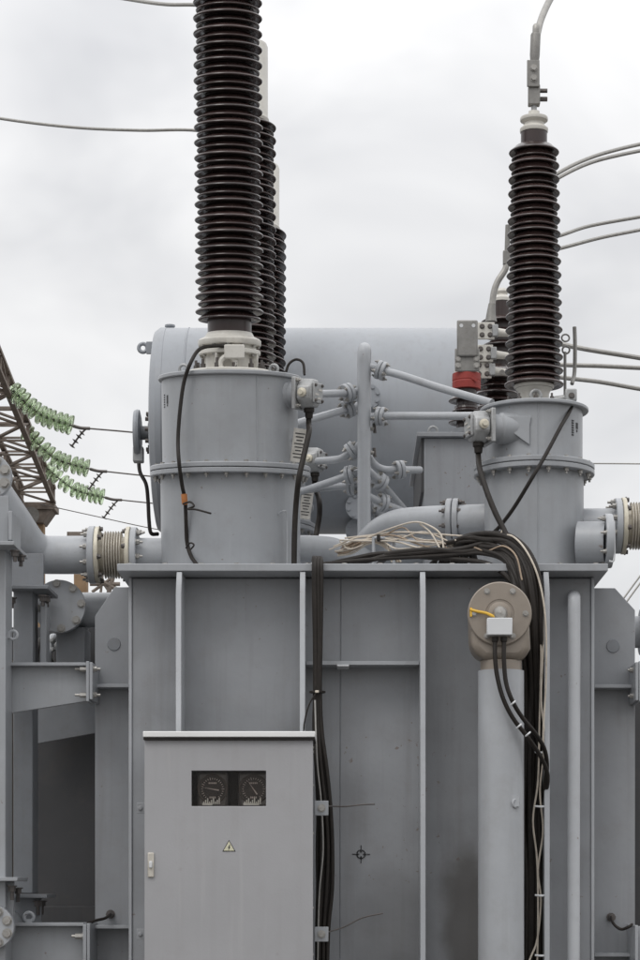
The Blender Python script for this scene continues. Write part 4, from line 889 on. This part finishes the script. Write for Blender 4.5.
t.part('stub_nuts', MB().bolts(at(603.8, 541, BY-.28), (-1, 0, 0), ml(23.5, BY), 8, .013, .018, .015, .2), M_zinc, kind='stuff')
t.part('drain_loop', MB().tube([at(612, 522, BY-.4), at(614, 522, BY-.4), at(614.5, 540, BY-.4), at(614, 560, BY-.4), at(609, 561, BY-.4)], .006, 6, 3), M_white)

# ------------------------------------------------------------------ cooler support steelwork on the left
t = Thing('support_steelwork', 'grey steel support frame with saddles and tapered arm beside the tank', 'frame', at(-5, 960, 13.0))
ys = 12.85
def plate(px0, px1, py, y0, y1, th=.022, m=M_tur, nm='saddle_plate'):
    z = at(0, py, y0).z; a, b_ = at(px0, 0, y0).x, at(px1, 0, y0).x
    return t.part(nm, MB().bx(a, b_, y0, y1, z-th, z), m, bevel=.003)
plate(-40, 14, 541, 12.6, 13.15); plate(9, 48, 585, 13.25, 13.7, m=M_under)
zt_ = at(0, 545, ys).z
t.part('post', MB().bx(at(-30, 0, ys).x, at(7, 0, ys).x, ys-.05, ys+.2, .28, zt_-.0), M_tur, bevel=.006)
t.part('saddle_web', MB().bx(at(-30, 0, 12.7).x, at(8, 0, 12.7).x, 12.72, 12.75, at(0, 541, 12.7).z, at(0, 495, 12.7).z), M_tur, bevel=.003)
t.part('saddle_web', MB().bx(at(9.5, 0, 12.7).x, at(13, 0, 12.7).x, 12.66, 13.0, at(0, 541, 12.7).z, at(0, 512, 12.7).z), M_tur, bevel=.003)
t.part('saddle_web', MB().bx(at(10, 0, 13.4).x, at(43, 0, 13.4).x, 13.42, 13.46, at(0, 586, 13.4).z, at(0, 553, 13.4).z), M_under, bevel=.003)
t.part('post', MB().bx(at(14, 0, 13.4).x, at(33.5, 0, 13.4).x, 13.37, 13.6, at(0, 893, 13.37).z, at(0, 590, 13.4).z), M_under, bevel=.005)
t.part('post', MB().bx(at(41, 0, 13.5).x, at(47.5, 0, 13.5).x, 13.45, 13.6, at(0, 668, 13.5).z, at(0, 604, 13.5).z), M_tur, bevel=.005)
sb = MB()
for px, py, y in ((15, 551, 12.7), (21, 556, 12.95), (12, 598, 13.3), (43, 596, 13.3), (47, 597, 13.5)):
    q = at(px, py, y); sb.bolt(q, (0, 0, -1), .022, .03, .03)
t.part('saddle_bolts', sb, M_bolt, kind='stuff')
pa = [(5, 666), (86.5, 666.5), (86.5, 701), (5, 714)]
t.part('tapered_arm', MB().prism([at(a, b_, 13.05) for a, b_ in pa], (0, .03, 0)), M_tur, bevel=.003)
t.part('arm_flange', MB().bx(at(6, 0, 13.0).x, at(87, 0, 13.0).x, 12.98, 13.2, at(0, 667, 13.05).z+.001, at(0, 667, 13.05).z+.02), M_tur, bevel=.003)
t.part('end_plate', MB().bx(at(87, 0, 13.0).x, at(90, 0, 13.0).x, 12.95, 13.2, at(0, 702, 13.0).z, at(0, 662, 13.0).z), M_tur, bevel=.003)
t.part('end_plate', MB().bx(at(90.4, 0, 13.0).x, at(93.5, 0, 13.0).x, 12.95, 13.33, at(0, 700, 13.0).z, at(0, 663, 13.0).z), M_tur, bevel=.003)
sb = MB()
for py in (669, 695): sb.bolt(at(87, py, 13.0), (-1, 0, 0), .016, .04, .03); sb.bolt(at(93.5, py, 13.0), (1, 0, 0), .016, .02, .02)
t.part('end_bolts', sb, M_zinc, kind='stuff')
def lug(px, py, Y, r, nm='lifting_lug', sgn=0):
    c = at(px, py, Y); return t.part(nm, MB().torus(c, (0, 1, 0), ml(r, Y), ml(r*.38, Y), 22, 8).box(c+V(-ml(r*1.2, Y) if sgn else 0, 0, 0 if sgn else -ml(r*1.2, Y)), (ml(r*1.4, Y), .03, ml(r*1.6, Y))), M_pipe)
lug(13, 635, 12.9, 4.2, sgn=1)
# lower tier
plate(-40, 17.5, 877, 12.7, 13.1); plate(9, 47, 894, 13.2, 13.6, m=M_under)
t.part('saddle_web', MB().bx(at(-30, 0, 12.8).x, at(12, 0, 12.8).x, 12.86, 12.9, at(0, 925, 12.8).z, at(0, 881, 12.8).z), M_tur, bevel=.003)
t.part('saddle_web', MB().bx(at(11, 0, 13.3).x, at(41, 0, 13.3).x, 13.31, 13.34, at(0, 926, 13.3).z, at(0, 897, 13.3).z), M_under, bevel=.003)
sb = MB()
for px, py, y in ((12, 886, 12.8), (18, 888, 13.0), (38, 901, 13.3), (42, 901, 13.5)): sb.bolt(at(px, py, y), (0, 0, -1), .022, .03, .05)
t.part('saddle_bolts', sb, M_bolt, kind='stuff')
lug(29, 917, 13.1, 4.6)
t.part('lower_beam', MB().bx(at(8, 0, 13.05).x, at(83, 0, 13.05).x, 13.06, 13.09, at(0, 1010, 13.05).z, at(0, 926, 13.05).z), M_tur, bevel=.003)
t.part('lower_beam_flange', MB().bx(at(8, 0, 13.0).x, at(84, 0, 13.0).x, 12.98, 13.2, at(0, 926, 13.02).z+.001, at(0, 926, 13.02).z+.02), M_tur, bevel=.003)
t.part('end_plate', MB().bx(at(83.5, 0, 12.95).x, at(87, 0, 12.95).x, 12.92, 13.2, at(0, 1010, 12.95).z, at(0, 924, 12.95).z), M_tur, bevel=.003)
t.part('end_plate', MB().bx(at(87.5, 0, 12.95).x, at(90.5, 0, 12.95).x, 12.92, 13.32, at(0, 1010, 12.95).z, at(0, 923, 12.95).z), M_tur, bevel=.003)
t.part('end_bolts', MB().bolt(at(83, 936, 12.98), (-1, 0, 0), .018, .045, .02), M_zinc, kind='stuff')
t = Thing('oil_pipe', 'low blank bolted disc at the foot of the support frame', 'pipe', at(-8, 927, 12.7), group=GP)
fd = at(-8, 927, 12.72)
t.part('round_flange', MB().lathe([(ml(22, 12.7), -.05), (ml(22, 12.7), -.004), (ml(21.5, 12.7), 0), (0, 0)], fd, (0, -1, 0), 40), M_pipe)
t.part('flange_bolt_heads', MB().bolts(fd, (0, -1, 0), ml(16.5, 12.7), 8, .022, .02, 0, .4), M_zinc, kind='stuff')
t.part('tube', MB().cyl(fd+V(0, .05, 0), fd+V(0, 1.0, 0), ml(16, 12.7), n=28), M_pipe)
# dark cooler casing behind the frame
def casing(label, px0, px1, Y, py0, py1, depth, arm=None):
    t = Thing('cooler_casing', label, 'cooler', at((px0+px1)/2, 1000, Y))
    t.part('side_panel', MB().bx(at(px0, 0, Y).x, at(px1, 0, Y).x, Y, Y+depth, at(0, py1, Y).z, at(0, py0, Y).z), M_dark, bevel=.006)
    return t
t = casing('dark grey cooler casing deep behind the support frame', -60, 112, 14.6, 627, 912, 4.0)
t.part('front_strip', MB().bx(at(5.5, 0, 13.8).x, at(12.5, 0, 13.8).x, 13.8, 13.9, .28, at(0, 660, 13.8).z), M_head, bevel=.004)
t.part('tapered_plate', MB().prism([at(a, b_, 14.35) for a, b_ in ((34.5, 690), (112, 690), (112, 730), (34.5, 744))], (0, .03, 0)), M_under, bevel=.003)
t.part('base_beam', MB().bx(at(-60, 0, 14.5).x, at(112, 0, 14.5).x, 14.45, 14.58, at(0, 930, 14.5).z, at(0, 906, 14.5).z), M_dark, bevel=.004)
for i, px in enumerate((36, 48, 60)):
    t.part('clutter_pipe', MB().tube([at(px, 664, 14.3), at(px+1, 650, 14.3), at(px+6, 640-i*3, 14.4), at(px+14, 660, 14.5), at(px+18, 666, 14.5)], .018+.006*i, 10), M_rub if i != 1 else M_pipe)
t.part('valve_body', MB().box(at(70, 655, 14.4), (.18, .12, .06)).bolts(at(52, 645, 14.3), (0, -1, 0), .03, 4, .014, .02), M_alu, bevel=.008)
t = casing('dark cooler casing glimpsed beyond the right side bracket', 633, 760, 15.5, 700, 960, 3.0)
t = Thing('support_steelwork', 'grey end plate of the cooler frame bolted to the right side bracket', 'frame', at(637, 720, 13.1))
t.part('end_plate', MB().bx(at(633, 0, 13.1).x, at(636, 0, 13.1).x, 12.98, 13.33, at(0, 702, 13.1).z, at(0, 664, 13.1).z), M_tur, bevel=.003)
t.part('end_plate', MB().bx(at(636.4, 0, 13.1).x, at(639, 0, 13.1).x, 12.98, 13.3, at(0, 703, 13.1).z, at(0, 663, 13.1).z), M_tur, bevel=.003)
t.part('tapered_arm', MB().prism([at(a, b_, 13.1) for a, b_ in ((639, 668), (720, 668), (720, 714), (639, 702))], (0, .03, 0)), M_tur, bevel=.003)
t.part('end_bolts', MB().bolt(at(633, 670, 13.1), (-1, 0, 0), .014, .02, .01).bolt(at(633, 696, 13.1), (-1, 0, 0), .014, .02, .01), M_zinc, kind='stuff')
t.part('lower_end_plate', MB().bx(at(634.5, 0, 12.95).x, at(637.5, 0, 12.95).x, 12.92, 13.32, at(0, 1010, 12.95).z, at(0, 925, 12.95).z), M_tur, bevel=.003)
t.part('lower_beam', MB().bx(at(638, 0, 13.05).x, at(720, 0, 13.05).x, 13.06, 13.09, at(0, 1010, 13.05).z, at(0, 926, 13.05).z), M_tur, bevel=.003)
t = Thing('oil_pipe', 'grey pipe end just visible past the right side bracket', 'pipe', at(650, 635, 14), group=GP)
t.part('tube', MB().cyl(at(628, 632, 14), at(720, 632, 14), ml(16, 14), n=28), M_pipe)
t.part('flange', MB().cyl(at(640, 632, 14), at(644, 632, 14), ml(23, 14), n=32), M_pipe)

# ------------------------------------------------------------------ far gantry, glass strings
t = Thing('lattice_gantry', 'rusty brown lattice gantry beam resting on an ochre column', 'gantry', at(40, 900, 60))
def bar(p0, p1, r=.035, nm='lattice_bar', m=M_rust):
    d = (p1-p0).normalized(); rot = basis(d)
    o = MB().box((p0+p1)/2, (2*r, 2*r*.6, (p1-p0).length), rot)
    return t.part(nm, o, m, smooth=0)
Y0, Y1 = 60.0, 40.0
vpx = 215.0
e0 = at(38, 503, Y0); hw = .42; hh = .40
slope = Vector(((vpx-CX)/F, 1, 0))                      # the beam recedes a little to the left of straight back
def bp(u, sx, sz): return e0+slope*(-(Y0-Y1)*u)+V(sx*hw, 0, sz*hh)
for sx in (-1, 1):
    for sz in (0, 1): bar(bp(0, sx, sz), bp(1, sx, sz), .06, 'chord')
NS = 12
for k in range(NS+1):
    u = k/NS; u2 = (k+1)/NS
    bar(bp(u, -1, 0), bp(u, 1, 0)); bar(bp(u, -1, 1), bp(u, 1, 1))
    for sx in (-1, 1):
        bar(bp(u, sx, 0), bp(u, sx, 1))
        if k < NS: bar(bp(u, sx, k % 2), bp(u2, sx, (k+1) % 2))
    if k < NS:
        bar(bp(u, -1 if k % 2 else 1, 0), bp(u2, 1 if k % 2 else -1, 0)); bar(bp(u, 1 if k % 2 else -1, 1), bp(u2, -1 if k % 2 else 1, 1))
c = at(39, 506, Y0)
t.part('cap_plate', MB().box(c+V(0, 0, -.08), (.95, .9, .16)).prism([c+V(-.4, -.4, -.16), c+V(.4, -.4, -.16), c+V(.16, -.4, -.5), c+V(-.16, -.4, -.5)], (0, .8, 0)), M_rust, bevel=.01)
t.part('column', MB().box(V(c.x, Y0, (c.z-.5)/2), (.30, .30, c.z-.5)), M_oldc, bevel=.02)
t.part('side_plate', MB().cyl(at(31, 515, 59.3), at(31, 515, 59.4), .22, n=20), M_flag)
t = Thing('gantry_stub', 'brown bracket and column stump seen behind the left bellows', 'gantry', at(80, 900, 50))
t.part('bracket', MB().bx(at(68, 0, 50).x, at(92, 0, 50).x, 49.8, 50.2, at(0, 541, 50).z, at(0, 533, 50).z), M_rust, bevel=.01)
t.part('column', MB().bx(at(74, 0, 50.3).x, at(87, 0, 50.3).x, 50.25, 50.6, 0, at(0, 545, 50).z), M_oldc, bevel=.02)
t.part('stay', MB().cyl(at(95, 640, 50), at(118, 560, 50), .05, n=8).cyl(at(90, 575, 50), at(118, 590, 50), .05, n=8).cyl(at(92, 592, 50), at(120, 572, 50), .035, n=8).cyl(at(90, 584, 50), at(120, 584, 50), .045, n=8).cyl(at(104, 560, 50), at(100, 600, 50), .03, n=8).cyl(at(98, 575, 50), at(112, 596, 50), .03, n=8), M_rust)

disc_me = MB().lathe([(.03, .075), (.06, .07), (.075, .05), (.14, .045), (.20, .01), (.215, -.04), (.21, -.055), (.20, -.05), (.175, -.01), (.14, .01), (.10, -.03), (.085, 0), (.065, -.03), (.04, 0), (.03, -.04)], n=28).mesh('glass_disc', M_glass, 50)
cap_me = MB().lathe([(0, .09), (.04, .085), (.055, .05), (.05, .03), (.02, .025), (.02, -.05), (0, -.05)], n=14).mesh('metal_cap', M_bolt, 50)
for i, (Y, a, mid, b_, w1, lab) in enumerate(((47, (10, 388), (40, 414), (73, 426), (135, 432.5), 'highest string of green glass discs hanging off the lattice gantry'),
        (52, (24, 430), (55, 458), (90, 469), (148, 476), 'middle string of green glass discs hanging off the lattice gantry'),
        (57, (44, 466), (74, 489), (105, 497.5), (150, 503), 'lowest string of green glass discs hanging off the lattice gantry'))):
    t = Thing('insulator_string', lab, 'insulator', at(a[0], a[1], Y), group='green glass insulator strings')
    P = catmull([at(*a, Y), at(*mid, Y), at(*b_, Y)], 24)
    t.part('link_rod', MB().tube(P[::3], .016, 6, 1), M_bolt)
    n = 11
    for k in range(n):
        j = int((k+.5)/n*(len(P)-1)); q = P[j]; ax = (P[min(j+1, len(P)-1)]-P[max(j-1, 0)]).normalized()
        for nm, me in (('glass_disc', disc_me), ('metal_cap', cap_me)):
            o = t.inst(nm, me, t.I@q); o.rotation_euler = (-ax).to_track_quat('Z', 'Y').to_euler()
    q = at(*b_, Y); w_ = at(*w1, Y)
    q2 = at(b_[0]+17, b_[1]+2.5, Y)
    t.part('end_fitting', MB().tube([q, at(b_[0]+8, b_[1]+2, Y), q2], .035, 8), M_bolt)
    hp_ = [at(b_[0]+14, b_[1]+2, Y), at(b_[0]+8, b_[1]+8, Y), at(b_[0]-1, b_[1]+20, Y)]
    ho = t.part('arcing_horn', MB().tube(hp_, .02, 6), M_bolt)
    hq = catmull(hp_, 8); bd = MB()
    for k in range(4):
        j = 7+k*3; bd.lathe([(.03, -.02), (.085, 0), (.03, .02)], hq[min(j, len(hq)-1)], hq[min(j, len(hq)-1)]-hq[min(j, len(hq)-1)-1], 12)
    t.part('horn_beads', bd, M_bolt, ho, kind='stuff')
    wire('dark line wire running from the '+['highest', 'middle', 'lowest'][i]+' glass string towards the conservator', [(b_[0]+16, b_[1]+2.5, Y), (w1[0], w1[1], Y), (w1[0]+90, w1[1]+9, Y)], .017, M_bolt, 'line wires from the glass strings')
wire('very thin far wire sagging below the glass strings', [(40, 504, 59), (90, 515, 59), (150, 528, 59), (200, 536, 59)], .012, M_bolt, None)
